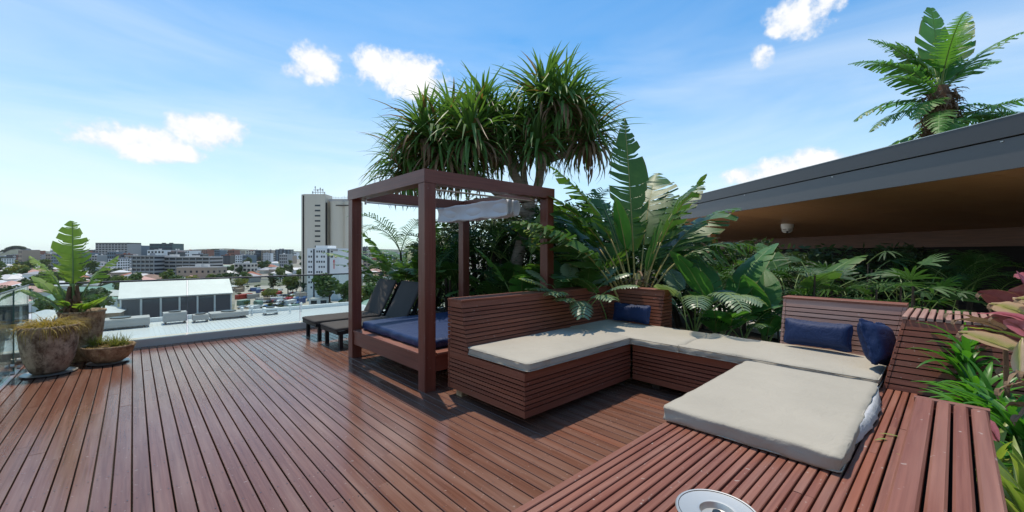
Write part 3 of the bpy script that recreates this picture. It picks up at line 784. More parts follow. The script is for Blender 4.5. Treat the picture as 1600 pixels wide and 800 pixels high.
def paddle_leaf(parent, base, az, petiole, blade, W, e0=1.3, bend=.8, split=.5, droop=.35, m='strelitzia_leaf', stem='green_stem', r0=.022, seg=22, side=0.0, twist=0.0, name='leaf', **kw):
    n1 = 6; tot_ = petiole+blade; n = n1+seg
    pts = curve_pts(base, az, tot_, e0, bend, n*2, side)
    k = max(3, int(len(pts)*petiole/tot_))
    b = MB(); st = pts[:k+1:3]
    if st[-1] != pts[k]: st.append(pts[k])
    bl = pts[k:]
    b.tube(st, [r0*(1-.5*i/len(st)) for i in range(len(st))], 6, 1)
    mid = bl[::3]+[bl[-1]]
    b.tube([p-Vector((0, 0, .003)) for p in mid], [r0*.45*(1-.85*i/len(mid)) for i in range(len(mid))], 5, 1)
    step = max(1, len(bl)//seg)
    add_blade(b, bl[::step] if bl[::step][-1] == bl[-1] else bl[::step]+[bl[-1]], W, 0, split, droop, twist=twist, **kw)
    o = b.build(name, [m, stem], parent); o.data.polygons.foreach_set('use_smooth', [True]*len(o.data.polygons))
    return o
def frond(b, base, az, L, e0, bend, nl=26, ll=.35, w_=.022, mi=0, mstem=1, r0=.012, up=.5, bare=.18, side=0, sag=.25):
    pts = curve_pts(base, az, L, e0, bend, 20, side)
    b.tube(pts[::2], [r0*(1-.8*i/10) for i in range(11)], 5, mstem, False)
    for i in range(nl):
        t = bare+(1-bare)*(i+.5)/nl; f = t*20; k = min(19, int(f)); p = pts[k].lerp(pts[k+1], f-k)
        tg = (pts[k+1]-pts[k]).normalized(); s_ = tg.cross(Vector((0, 0, 1)));
        s_ = s_.normalized() if s_.length > .05 else Vector((1, 0, 0)); u = s_.cross(tg)
        l = ll*math.sin(PI*(.12+.80*(t-bare)/(1-bare)))**.6*random.uniform(.85, 1.1)
        for sd in (-1, 1):
            d = (s_*sd+tg*random.uniform(.45, .75)+u*random.uniform(up*.4, up)).normalized()
            q1 = p+d*l*.5; q2 = p+d*l*.95+Vector((0, 0, -sag*l)); ww = tg*w_
            b.mesh_([p-ww*.3, p+ww*.5, q1+ww, q1-ww*.4, q2], [(0, 1, 2, 3), (3, 2, 4)], None, mi)
def fan(b, base, az, pet, rad, e0=1.1, bend=.4, n=9, w_=.03, mi=0, ms=1, spread=2.6, droop=.3):
    pts = curve_pts(base, az, pet, e0, bend, 6); b.tube(pts, .006, 5, ms, False)
    p = pts[-1]; t = (pts[-1]-pts[-2]).normalized(); s_ = t.cross(Vector((0, 0, 1)));
    s_ = s_.normalized() if s_.length > .05 else Vector((1, 0, 0)); u = s_.cross(t)
    tilt = random.uniform(-.5, .2)
    for i in range(n):
        a = (i/(n-1)-.5)*spread+random.uniform(-.06, .06); d = (t*math.cos(a)+s_*math.sin(a)+u*tilt).normalized(); l = rad*random.uniform(.85, 1.05)
        c = d.cross(u).normalized()*w_
        q1 = p+d*l*.4; q2 = p+d*l*.75-Vector((0, 0, droop*.25*l)); q3 = p+d*l-Vector((0, 0, droop*.6*l))
        b.mesh_([p, q1-c, q1+u*.004, q1+c, q2-c*.8, q2+c*.8, q3-c*.15, q3+c*.15], [(0, 1, 2), (0, 2, 3), (1, 4, 5, 3, 2), (4, 6, 7, 5)], None, mi)
def strap(b, base, az, L, w_, e0, bend, n=6, mi=0, vfold=.35, side=0, kink=None):
    pts = curve_pts(base, az, L, e0, bend, n, side)
    if kink is not None:
        k = int(n*kink); 
        for j in range(k+1, n+1): pts[j] = pts[k]+Vector(((pts[j]-pts[k]).x*.8, (pts[j]-pts[k]).y*.8, -abs((pts[j]-pts[k]).length)*.75))
    vs = []
    for i, p in enumerate(pts):
        t = (pts[min(i+1, n)]-pts[max(i-1, 0)]).normalized(); s_ = t.cross(Vector((0, 0, 1)))
        s_ = s_.normalized() if s_.length > .05 else Vector((math.sin(az), -math.cos(az), 0)); u = s_.cross(t)
        q = i/n; ww = w_*(.7+.9*q if q < .3 else max(.06, 1-((q-.3)/.7)**2.0))*.5
        vs += [p-s_*ww+u*ww*vfold, p, p+s_*ww+u*ww*vfold]
    fs = []
    for i in range(n): fs += [(i*3, i*3+1, i*3+4, i*3+3), (i*3+1, i*3+2, i*3+5, i*3+4)]
    b.mesh_(vs, fs, None, mi)

# ------------------------------------------------------------------ pandanus (screw pine) over the daybed
def aim(px, py, depth):
    a = R(YAW); r = (px-800)/641*depth
    return Vector((math.sin(a)*depth+math.cos(a)*r, math.cos(a)*depth-math.sin(a)*r, 1.5-(py-395)/641*depth))
random.seed(42)
pbase = Vector((5.75, 6.2, .1)); D = 8.2
pan = thing('screw_pine_tree', 'branching screw pine tree with two big strap leaved heads above the daybed', 'tree', pbase)
def loc_(v): return Vector(v)-pbase
heads = [ # px, py, depth, size, count
    (735, 205, 7.6, 1.10, 200), (688, 225, 7.8, 1.12, 190), (640, 240, 8.2, .95, 170), (770, 190, 8.2, 1.0, 150), (705, 180, 8.6, 1.0, 150), (662, 200, 7.7, .95, 160), (720, 250, 8.0, .9, 130), (790, 215, 8.1, .9, 130), (632, 262, 7.9, .85, 120), (755, 160, 8.0, .85, 120),
    (850, 150, 7.9, 1.05, 190), (895, 175, 8.3, 1.12, 190), (918, 205, 8.0, 1.0, 170), (860, 185, 8.9, 1.0, 130), (815, 195, 8.5, .95, 140), (880, 150, 7.6, .95, 150), (840, 215, 7.7, .85, 110)]
b = MB()
for k, hd in enumerate(heads):
    px, py, dd, sz, cnt = hd; hp = loc_(aim(px, py+14, dd))
    for i in range(cnt):
        q = i/cnt; az = i*2.39996+random.uniform(-.3, .3)
        e0 = 1.45-1.9*q**.85+random.uniform(-.28, .28)
        L = sz*random.uniform(.72, 1.12)*(.86+.32*math.sin(PI*q))
        dead = q > .70
        pos = hp+Vector((0, 0, .22*(.6-q)))
        strap(b, pos, az, L, random.uniform(.048, .072), e0, random.uniform(.5, 1.5)+(.7 if q > .65 else 0), 7, 1 if (dead and random.random() < .6) else 0, .4, random.uniform(-.4, .4), kink=random.choice((None, None, .55, .7)) if q > .3 else None)
b.build('crown', ['pandanus_leaf', 'dead_leaf'], pan)
b = MB()
fork = loc_(aim(828, 330, 8.15)); 
b.tube([Vector((0, 0, -.1)), Vector((.0, 0, .9)), fork], [.17, .14, .12], 12)
def limb(p0, hp, r0, r1, sag=.0, n=9):
    pts = []
    for i in range(n+1):
        t = i/n; p = p0.lerp(hp, t); p.z += -sag*math.sin(PI*t)*.5; p.x += .03*math.sin(t*9+r0*99); pts.append(p)
    b.tube(pts, [r0+(r1-r0)*i/n+.004*(i % 2) for i in range(n+1)], 10)
mid1 = loc_(aim(798, 255, 8.0)); mid2 = loc_(aim(850, 250, 8.1)); mid3 = loc_(aim(760, 285, 7.8)); mid4 = loc_(aim(812, 225, 8.3))
limb(fork, mid1, .10, .085); limb(fork, mid2, .095, .08); limb(fork+Vector((0, 0, -.1)), mid3, .09, .075, .1); limb(fork, mid4, .07, .06)
for hd, m_ in zip(heads, (mid1, mid3, mid3, mid4, mid1, mid3, mid3, mid4, mid3, mid1, mid2, mid2, mid2, mid4, mid4, mid2, mid2)):
    limb(m_, loc_(aim(hd[0], hd[1]+22, hd[2])), .07, .055, .08, 6)
for k in range(9):
    a = k*.7; b.tube([fork*.0+Vector((math.cos(a)*.45, math.sin(a)*.45, -.1)), Vector((math.cos(a)*.15, math.sin(a)*.15, .75))], .025, 6)
o = b.build('trunk', 'pandanus_bark', pan, smooth=True)

# ------------------------------------------------------------------ giant bird of paradise behind the seating corner
random.seed(7)
def clump(name, label, cat, base, leaves, m='strelitzia_leaf', stem='green_stem', group=None):
    t = thing(name, label, cat, base, 0, group)
    for lf in leaves:
        kw = dict(lf); paddle_leaf(t, (kw.pop('x', 0), kw.pop('y', 0), 0), R(kw.pop('az')), kw.pop('pet'), kw.pop('blade'), kw.pop('w'), m=kw.pop('m', m), stem=kw.pop('stem', stem), **kw)
    return t
# azimuths are world angles: view-left is about 137 deg, view-right about -43, towards camera about -133
LFT, RGT, CAMW, AWY = 137, -43, -133, 47
bp = aim(995, 440, 5.9); bp.z = .15
BS = 1.28
L1 = [dict(az=LFT+4, pet=1.25, blade=1.05, w=.21, e0=1.46, bend=1.15, split=.35, droop=.3), dict(az=LFT-12, pet=1.05, blade=1.1, w=.24, e0=1.38, bend=1.3, split=.8, droop=.5, gapk=.6),
      dict(az=AWY+6, pet=1.15, blade=1.62, w=.235, e0=1.50, bend=.16, split=.55, droop=.35, gapk=.55, taper=.7, shape=.75),
      dict(az=AWY-40, pet=1.0, blade=1.2, w=.30, e0=1.40, bend=.75, split=.8, droop=.4, gapk=.6),
      dict(az=AWY+28, pet=1.0, blade=1.1, w=.26, e0=1.42, bend=.55, split=.7, droop=.4, gapk=.5),
      dict(az=RGT-5, pet=1.15, blade=.9, w=.30, e0=1.5, bend=1.9, split=.95, droop=.7, gapk=.9),
      dict(az=LFT+15, pet=1.1, blade=1.0, w=.30, e0=1.4, bend=1.5, split=.9, droop=.5, gapk=.7, m='silver_leaf'),
      dict(az=LFT-10, pet=1.25, blade=1.25, w=.36, e0=1.42, bend=1.25, split=.45, droop=.3),
      dict(az=LFT+25, pet=1.05, blade=1.25, w=.34, e0=1.25, bend=1.3, split=.75, droop=.4),
      dict(az=RGT+15, pet=1.2, blade=1.15, w=.34, e0=1.42, bend=1.35, split=.8, droop=.45),
      dict(az=CAMW+60, pet=1.25, blade=.85, w=.28, e0=1.50, bend=.7, split=.5, droop=.3),
      dict(az=AWY-30, pet=1.25, blade=1.3, w=.36, e0=1.42, bend=.8, split=.55, droop=.3),
      dict(az=LFT-25, pet=.95, blade=1.0, w=.28, e0=1.3, bend=1.4, split=.8, droop=.4),
      dict(az=RGT+40, pet=1.0, blade=1.2, w=.34, e0=1.25, bend=1.1, split=.6, droop=.35),
      dict(az=LFT-45, pet=1.1, blade=1.2, w=.36, e0=1.3, bend=1.0, split=.5, droop=.3),
      dict(az=RGT, pet=.9, blade=.60, w=.13, e0=1.5, bend=.3, split=.1, droop=.1, m='banana_leaf'),
      dict(az=LFT, pet=1.3, blade=1.1, w=.26, e0=1.5, bend=.9, split=.7, droop=.4, gapk=.5), dict(az=RGT+25, pet=1.3, blade=1.05, w=.26, e0=1.5, bend=1.0, split=.8, droop=.4, gapk=.6),
      dict(az=LFT+10, pet=1.15, blade=.6, w=.20, e0=1.5, bend=.2, split=.1, droop=.1, m='banana_leaf')]
for q_ in L1: q_['pet'] *= BS*.95; q_['blade'] *= BS; q_['w'] *= BS*1.05
bop = clump('bird_of_paradise_plant', 'tall split leaved bird of paradise plant rising behind the inner seating corner', 'plant', bp, L1, stem='yellow_stem')
b = MB()
for k in range(7):
    a = k*.9; b.tube([(math.cos(a)*.10, math.sin(a)*.10, 0), (math.cos(a)*.05, math.sin(a)*.05, .55), (math.cos(a)*.02, math.sin(a)*.02, 1.05)], [.06, .05, .03], 8)
b.build('stem', 'yellow_stem', bop, smooth=True)
b = MB()
for k in range(46):
    strap(b, (random.uniform(-.1, .1), random.uniform(-.1, .1), random.uniform(.8, 1.0)), random.random()*6.3, random.uniform(.25, .42), .03, random.uniform(-.4, .9), 1.6, 5)
b.build('dry_sheaths', 'dead_leaf', bop)

def more_clump(px, py, depth, label, n, seed, hgt=1.0, m='strelitzia_leaf', w=.28, name='bird_of_paradise_plant', group='big leaved plants behind the seating', zb=.15, split=.5, ex=()):
    random.seed(seed); p = aim(px, py, depth); p.z = zb
    lv = []
    for i in range(n):
        lv.append(dict(az=i*137.5+random.uniform(-20, 20)+seed*31, pet=hgt*random.uniform(.5, 1.0), blade=hgt*random.uniform(.65, 1.0), w=w*random.uniform(.75, 1.1), e0=random.uniform(1.15, 1.5), bend=random.uniform(.7, 1.8), split=split*random.uniform(.6, 1.3), droop=random.uniform(.2, .5), seg=16, r0=.016))
    lv += list(ex)
    return clump(name, label, 'plant', p, lv, m=m, group=group)
more_clump(915, 440, 6.3, 'split leaved plant between the daybed post and the inner seating corner', 9, 3, .95)
more_clump(850, 440, 7.2, 'split leaved plant behind the daybed post nearest the seating', 9, 4, 1.05)
more_clump(780, 440, 7.9, 'dark split leaved plant behind the daybed mattress', 9, 5, 1.0)
more_clump(720, 440, 8.6, 'dark split leaved plant beside the rear daybed post', 9, 6, .95)
more_clump(650, 450, 9.3, 'drooping split leaved plant behind the lounger backs', 10, 8, 1.05, split=.8)
more_clump(628, 445, 9.0, 'tall tattered split leaved plant arching over the lounger backs', 10, 12, 1.35, split=1.0, w=.26)
more_clump(675, 445, 8.9, 'tall dark split leaved plant behind the nearer daybed post', 9, 13, 1.5, split=.9, w=.28)
more_clump(960, 380, 7.6, 'tall split leaved plant in the second row behind the corner', 9, 9, 1.45, w=.34)
more_clump(890, 380, 8.2, 'tall split leaved plant in the second row behind the post', 9, 10, 1.35, w=.32)
random.seed(17)
# broad entire leaves by the gap in the seat back
p = aim(1120, 480, 5.6); p.z = .12
clump('banana_plant', 'broad glossy banana like plant rising from the gap between the seat backs', 'plant', p, [
    dict(az=RGT+15, pet=.75, blade=1.15, w=.25, e0=1.35, bend=.9, split=.12, droop=.15),
    dict(az=RGT+25, pet=.55, blade=1.15, w=.30, e0=1.10, bend=.35, split=.05, droop=.1, twist=-.6),
    dict(az=LFT+20, pet=.7, blade=.95, w=.24, e0=1.45, bend=.9, split=.2, droop=.2),
    dict(az=RGT-15, pet=.4, blade=.75, w=.22, e0=1.2, bend=1.2, split=.2, droop=.2),
    dict(az=AWY, pet=.7, blade=.9, w=.24, e0=1.4, bend=.8, split=.2, droop=.2),
    dict(az=CAMW+10, pet=.35, blade=.6, w=.2, e0=1.35, bend=1.2, split=.2, droop=.2),
    dict(az=CAMW-30, pet=.35, blade=.65, w=.2, e0=1.35, bend=1.3, split=.2, droop=.2)], m='banana_leaf')
p = aim(1195, 480, 5.7); p.z = .12
clump('banana_plant', 'fresh green banana like plant leaning beside the sunlit seat back', 'plant', p, [
    dict(az=LFT+30, pet=.45, blade=.75, w=.22, e0=1.35, bend=.5, split=.1, droop=.15),
    dict(az=RGT+60, pet=.55, blade=.7, w=.22, e0=1.4, bend=.6, split=.15, droop=.15),
    dict(az=CAMW+50, pet=.3, blade=.7, w=.20, e0=1.3, bend=.9, split=.15, droop=.15),
    dict(az=CAMW-15, pet=.25, blade=.5, w=.16, e0=1.35, bend=1.0, split=.15, droop=.15),
    dict(az=AWY-30, pet=.6, blade=.8, w=.22, e0=1.4, bend=.9, split=.2, droop=.2)], m='banana_leaf')
p = aim(1240, 470, 6.8); p.z = .12
clump('banana_plant', 'dark arching banana like plant under the timber eave', 'plant', p, [
    dict(az=LFT+10, pet=.8, blade=.9, w=.26, e0=1.3, bend=1.0, split=.3, droop=.25),
    dict(az=RGT, pet=.9, blade=1.0, w=.27, e0=1.3, bend=1.1, split=.3, droop=.25),
    dict(az=CAMW, pet=.8, blade=.8, w=.25, e0=1.4, bend=1.3, split=.3, droop=.25),
    dict(az=AWY, pet=1.0, blade=.9, w=.26, e0=1.4, bend=.9, split=.3, droop=.25)], m='strelitzia_leaf')
# grey green lobed plants hanging over the timber
def lobed(b, base, az, pet, L, e0, bend, n=9, w_=.05, mi=0, wid=.20):
    pts = curve_pts(base, az, pet+L, e0, bend, 18); k = int(18*pet/(pet+L)); b.tube(pts[:k+1], .008, 5, 1, False); bl = pts[k:]
    b.tube(bl, .005, 4, 1, False)
    for i in range(n):
        t = (i+.3)/n; f = t*(len(bl)-1); j = min(len(bl)-2, int(f)); p = bl[j].lerp(bl[j+1], f-j); tg = (bl[j+1]-bl[j]).normalized()
        s_ = tg.cross(Vector((0, 0, 1))); s_ = s_.normalized() if s_.length > .05 else Vector((1, 0, 0)); u = s_.cross(tg)
        l = wid*math.sin(PI*(.18+.74*t))**.7
        for sd in (-1, 1):
            d = (s_*sd+tg*.55+u*.1).normalized(); c = tg*w_*.5
            q0, q1, q2, q3 = p, p+d*l*.4, p+d*l*.8-u*l*.15, p+d*l*1.02-u*l*.33
            b.mesh_([q0-c*.7, q0+c*.7, q1-c, q1+c, q2-c*1.05, q2+c*1.0, q3], [(0, 1, 3, 2), (2, 3, 5, 4), (4, 5, 6)], None, mi)
def lobed_plant(px, py, depth, label, spec, m='silver_leaf', zb=.3, name='split_leaf_plant', seed=1, **kw):
    random.seed(seed); p = aim(px, py, depth); p.z = zb; t = thing(name, label, 'plant', p)
    for az, pet, L, e0, bend in spec:
        b = MB(); lobed(b, (random.uniform(-.05, .05), random.uniform(-.05, .05), 0), R(az), pet, L, e0, bend, **kw)
        o = b.build('leaf', [m, 'green_stem'], t); o.data.polygons.foreach_set('use_smooth', [True]*len(o.data.polygons))
    return t
lobed_plant(898, 455, 5.62, 'grey green split leaf plant spilling over the seat back top', [
    (CAMW-2, .84, .44, 1.42, 2.3), (CAMW-28, .86, .38, 1.42, 1.7), (CAMW+25, .84, .36, 1.42, 1.8), (LFT+15, .84, .40, 1.35, 1.2), (LFT+45, .82, .38, 1.35, 1.4), (LFT-25, .85, .4, 1.4, 1.1), (RGT+30, .86, .40, 1.4, 1.0), (RGT, .88, .42, 1.42, 1.3), (RGT-30, .86, .38, 1.4, 1.5), (LFT+70, .80, .34, 1.3, 1.5), (AWY, .9, .4, 1.4, 1.0)], seed=2, n=10, w_=.045, wid=.17)
lobed_plant(955, 440, 5.75, 'green split leaf plant beside the dry sheaths of the tall plant', [
    (LFT+5, .85, .45, 1.4, 1.3), (LFT+40, .8, .4, 1.4, 1.2)], m='strelitzia_leaf', seed=3)
lobed_plant(1082, 500, 5.45, 'grey green palm like plant drooping onto the long cushion', [
    (CAMW+4, .84, .66, 1.48, 2.3), (CAMW-22, .80, .55, 1.45, 2.1), (CAMW+32, .80, .5, 1.45, 2.0), (RGT-5, .70, .42, 1.25, 1.4), (LFT+25, .70, .34, 1.4, 1.1), (RGT+30, .66, .4, 1.25, 1.2), (AWY+40, .6, .4, 1.3, 1.1), (AWY, .8, .4, 1.4, 1.0)], seed=4, n=15, w_=.030, wid=.20)
lobed_plant(1165, 520, 5.35, 'dark fern like plant at the foot of the gap in the seat back', [
    (RGT+10, .35, .6, 1.2, 1.5), (LFT, .3, .5, 1.1, 1.5), (CAMW, .3, .35, 1.2, 1.5), (AWY, .3, .5, 1.2, 1.0), (RGT+50, .3, .6, 1.1, 1.0)], m='palm_leaf', seed=5, n=16, w_=.02, wid=.16)

# lady palms and dark fill under the eave and behind the daybed
def lady_palm(px, depth, label, n, seed, h=(.4, 1.1), rad=.38, m='palm_leaf', zb=.12, group='fan leaved palms under the eave'):
    random.seed(seed); p = aim(px, 450, depth); p.z = zb; t = thing('lady_palm', label, 'palm', p, 0, group)
    b = MB(); s_ = MB()
    for i in range(n):
        x, y = random.uniform(-.4, .4), random.uniform(-.4, .4); hh = random.uniform(*h)
        if i % 4 == 0: s_ = MB(); s_.tube([(x, y, 0), (x*1.1, y*1.1, hh)], .014, 5); s_.build('stem', 'trunk_dark', t)
        fan(b, (x, y, hh*random.uniform(.55, 1)), random.random()*6.3, random.uniform(.25, .5), rad*random.uniform(.75, 1.1), random.uniform(.3, 1.3), random.uniform(.2, .9), random.choice((7, 8, 9)), random.uniform(.016, .026))
    b.build('fronds', [m, 'green_stem'], t)
lady_palm(1285, 6.3, 'fan leaved lady palm behind the sunlit slatted back', 26, 51, (.35, 1.0))
lady_palm(1370, 6.2, 'fan leaved lady palm behind the end of the sunlit slatted back', 26, 52, (.35, 1.0))
lady_palm(1450, 6.4, 'fan leaved lady palm behind the corner block', 24, 53, (.3, .95))
lady_palm(1330, 7.8, 'shaded lady palm deeper under the timber eave', 30, 54, (.5, 1.2), .42)
lady_palm(1430, 8.4, 'shaded lady palm near the dark pavilion wall', 26, 56, (.5, 1.2), .42)
lady_palm(1235, 6.6, 'shaded lady palm beside the arching banana like plant', 20, 57, (.4, 1.1), .36)

def palm_clump(px, depth, label, n, seed, L=1.6, zb=.1, stems=5, hs=(.3, 1.6), m='palm_leaf', name='feather_palm', ll=.34):
    random.seed(seed); p = aim(px, 450, depth); p.z = zb; t = thing(name, label, 'palm', p, 0, 'feather palms behind the daybed')
    b = MB(); s_ = MB(); tops = []
    for k in range(stems):
        x, y = random.uniform(-.45, .45), random.uniform(-.45, .45); hh = random.uniform(*hs); tops.append((x, y, hh)); s_.tube([(x*.6, y*.6, 0), (x, y, hh)], [.035, .022], 6)
    for i in range(n):
        tp = tops[i % stems]; frond(b, tp, i*2.4+random.random(), L*random.uniform(.7, 1.1), random.uniform(.75, 1.45), random.uniform(.9, 1.9), 24, ll, .018, 0, 1)
    b.build('fronds', [m, 'green_stem'], t); s_.build('stems', 'trunk_dark', t)
palm_clump(700, 8.3, 'feather palm beside the rear daybed post', 16, 61, 1.4, stems=5, hs=(.3, 1.2))
palm_clump(640, 9.2, 'feather palm arching over the lounger backs', 13, 62, 1.45, stems=4, hs=(.5, 1.5), ll=.42)
palm_clump(765, 8.6, 'feather palm in the dark planting behind the mattress', 20, 63, 1.3, stems=6)
palm_clump(830, 8.3, 'feather palm behind the daybed post by the screw pine trunk', 20, 64, 1.3, stems=6)
palm_clump(900, 7.8, 'feather palm in the second row beside the post', 18, 65, 1.3, stems=6, hs=(.4, 1.6))
palm_clump(1010, 7.4, 'feather palm behind the tall bird of paradise', 18, 66, 1.2, stems=6, hs=(.3, 1.2))
palm_clump(1080, 7.6, 'feather palm in front of the end of the pavilion', 18, 67, 1.1, stems=6, hs=(.3, .9))
palm_clump(1150, 7.2, 'feather palm shaded by the end of the eave', 16, 68, 1.0, stems=5, hs=(.3, .7))
palm_clump(1500, 7.2, 'feather palm in the deep shade beyond the corner block', 18, 69, 1.1, stems=6, hs=(.3, 1.0))
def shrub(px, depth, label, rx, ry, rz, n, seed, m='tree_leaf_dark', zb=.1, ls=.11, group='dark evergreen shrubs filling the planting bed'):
    random.seed(seed); p = aim(px, 450, depth); p.z = zb; t = thing('evergreen_shrub', label, 'shrub', p, R(YAW)*-1, group)
    b = MB()
    for i in range(n):
        th = random.random()*2*PI; ph = math.acos(random.uniform(-1, 1)); rr = random.uniform(.35, 1)**.5
        q = Vector((math.cos(th)*math.sin(ph)*rx, math.sin(th)*math.sin(ph)*ry, math.cos(ph)*rz+rz))*1.0
        q.x *= rr; q.y *= rr; q.z = rz+(q.z-rz)*rr
        k = 1+.25*noise.noise(q*2.2+Vector((seed, 0, 0))); q.x *= k; q.y *= k
        d = Vector((random.gauss(0, 1), random.gauss(0, 1), random.gauss(-.2, .6))).normalized(); s_ = d.cross(Vector((random.gauss(0, 1), random.gauss(0, 1), random.gauss(0, 1)))).normalized()
        l = ls*random.uniform(.8, 1.9); ww = l*random.uniform(.12, .24)
        b.mesh_([q, q+d*l*.5+s_*ww, q+d*l, q+d*l*.5-s_*ww], [(0, 1, 2, 3)])
    b.build('foliage', m, t)
    b = MB()
    for k in range(7): 
        a = k*.9; b.tube([(0, 0, 0), (math.cos(a)*rx*.3, math.sin(a)*ry*.3, rz), (math.cos(a)*rx*.55, math.sin(a)*ry*.55, rz*1.5)], [.05, .03, .012], 6)
    b.build('branches', 'trunk_dark', t)
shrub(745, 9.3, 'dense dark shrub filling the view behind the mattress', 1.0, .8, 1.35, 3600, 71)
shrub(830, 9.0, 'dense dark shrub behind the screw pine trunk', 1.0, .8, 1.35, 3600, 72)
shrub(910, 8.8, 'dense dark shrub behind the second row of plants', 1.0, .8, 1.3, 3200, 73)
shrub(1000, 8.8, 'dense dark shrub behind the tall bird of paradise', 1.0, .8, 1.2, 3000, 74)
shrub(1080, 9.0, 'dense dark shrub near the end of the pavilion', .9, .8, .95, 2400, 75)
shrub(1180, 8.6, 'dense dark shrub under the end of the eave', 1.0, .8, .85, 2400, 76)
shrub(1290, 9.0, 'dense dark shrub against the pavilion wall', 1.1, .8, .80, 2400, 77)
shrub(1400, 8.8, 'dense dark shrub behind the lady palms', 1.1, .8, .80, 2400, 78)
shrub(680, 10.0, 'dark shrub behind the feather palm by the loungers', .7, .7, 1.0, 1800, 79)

# young translucent banana leaf glowing above the seat back, inside the daybed frame
random.seed(9)
p = aim(815, 440, 7.0); p.z = .15
clump('banana_plant', 'bright yellow green banana like plant glowing behind the daybed canopy', 'plant', p, [
    dict(az=RGT+10, pet=1.35, blade=.75, w=.26, e0=1.5, bend=.25, split=.1, droop=.1, m='strelitzia_young', twist=.2),
    dict(az=LFT+10, pet=.9, blade=.8, w=.22, e0=1.4, bend=.8, split=.4, droop=.3),
    dict(az=RGT, pet=.8, blade=.9, w=.24, e0=1.3, bend=1.1, split=.3, droop=.3),
    dict(az=CAMW, pet=.7, blade=.7, w=.22, e0=1.4, bend=1.2, split=.3, droop=.3)], m='banana_leaf')

# ------------------------------------------------------------------ bird of paradise growing above the pavilion roof
random.seed(77)
tb = aim(1468, 215, 11.6); base = Vector((tb.x, tb.y, 3.32))
rt = thing('bird_of_paradise_tree', 'shaggy trunked bird of paradise tree rising above the dark roof', 'tree', base)
b = MB(); b.tube([(0, 0, -.05), (.03, 0, 1.0), (.05, 0, 2.3), (.05, 0, 2.9)], [.26, .30, .33, .16], 14)
for k in range(420):
    a = random.random()*6.3; z = random.uniform(1.3, 2.75); rr = .28*(1.1-.25*abs(z-2.2))
    strap(b, (math.cos(a)*rr*.9, math.sin(a)*rr*.9, z), a+random.uniform(-.5, .5), random.uniform(.2, .42), random.uniform(.05, .10), random.uniform(-.6, 1.1), 1.6, 4, 1)
b.build('trunk', ['fibre_bark', 'dead_leaf'], rt)
TL = [dict(az=AWY+10, pet=.55, blade=2.1, w=.62, e0=1.54, bend=.12, split=.35, droop=.15),
      dict(az=RGT+10, pet=.7, blade=2.1, w=.42, e0=1.32, bend=.35, split=.7, droop=.3),
      dict(az=RGT-5, pet=.7, blade=2.4, w=.38, e0=.98, bend=.75, split=.9, droop=.4),
      dict(az=RGT+15, pet=.6, blade=2.4, w=.40, e0=.75, bend=.75, split=.9, droop=.4),
      dict(az=LFT, pet=.6, blade=1.9, w=.36, e0=.80, bend=1.05, split=.9, droop=.4),
      dict(az=LFT+15, pet=.5, blade=2.0, w=.36, e0=.55, bend=.9, split=.9, droop=.4),
      dict(az=LFT-10, pet=.5, blade=1.9, w=.40, e0=.30, bend=1.1, split=.85, droop=.45),
      dict(az=LFT+30, pet=.5, blade=1.6, w=.40, e0=.15, bend=1.2, split=.8, droop=.45),
      dict(az=RGT-25, pet=.6, blade=1.7, w=.42, e0=.45, bend=1.3, split=.8, droop=.45),
      dict(az=RGT+35, pet=.6, blade=1.8, w=.42, e0=.25, bend=1.2, split=.8, droop=.45),
      dict(az=AWY-30, pet=.6, blade=1.6, w=.50, e0=1.2, bend=.6, split=.6, droop=.3),
      dict(az=CAMW+20, pet=.5, blade=1.4, w=.40, e0=.1, bend=1.2, split=.7, droop=.4),
      dict(az=AWY+50, pet=.5, blade=1.6, w=.5, e0=1.25, bend=.6, split=.5, droop=.3),
      dict(az=LFT+5, pet=.7, blade=1.8, w=.36, e0=.05, bend=.9, split=.85, droop=.5), dict(az=RGT, pet=.6, blade=1.9, w=.40, e0=.15, bend=.9, split=.85, droop=.5), dict(az=LFT-30, pet=.5, blade=1.5, w=.42, e0=-.2, bend=.8, split=.7, droop=.4),
      dict(az=RGT+20, pet=.6, blade=1.6, w=.45, e0=-.1, bend=.9, split=.7, droop=.4), dict(az=CAMW-30, pet=.4, blade=1.2, w=.42, e0=-.1, bend=1.0, split=.6, droop=.4), dict(az=AWY+30, pet=.7, blade=1.7, w=.42, e0=1.3, bend=.4, split=.6, droop=.3), dict(az=AWY-60, pet=.6, blade=1.8, w=.36, e0=1.0, bend=.7, split=.9, droop=.4)]
for k in range(9):
    TL.append(dict(az=LFT+random.uniform(-60, 60) if k % 2 else RGT+random.uniform(-60, 60), pet=.9, blade=random.uniform(1.5, 2.1), w=random.uniform(.26, .36), e0=random.uniform(-.1, 1.3), bend=random.uniform(.6, 1.1), split=.95, droop=.35, gapk=.8))
for lf in TL:
    kw = dict(lf); z = random.uniform(2.45, 2.85) if kw['e0'] > .7 else random.uniform(1.7, 2.5); kw['w'] *= 1.1; kw['pet'] *= .8
    paddle_leaf(rt, (.05, 0, z), R(kw.pop('az')), kw.pop('pet'), kw.pop('blade'), kw.pop('w'), r0=.035, m='banana_leaf', stem='green_stem', seg=26, **kw)

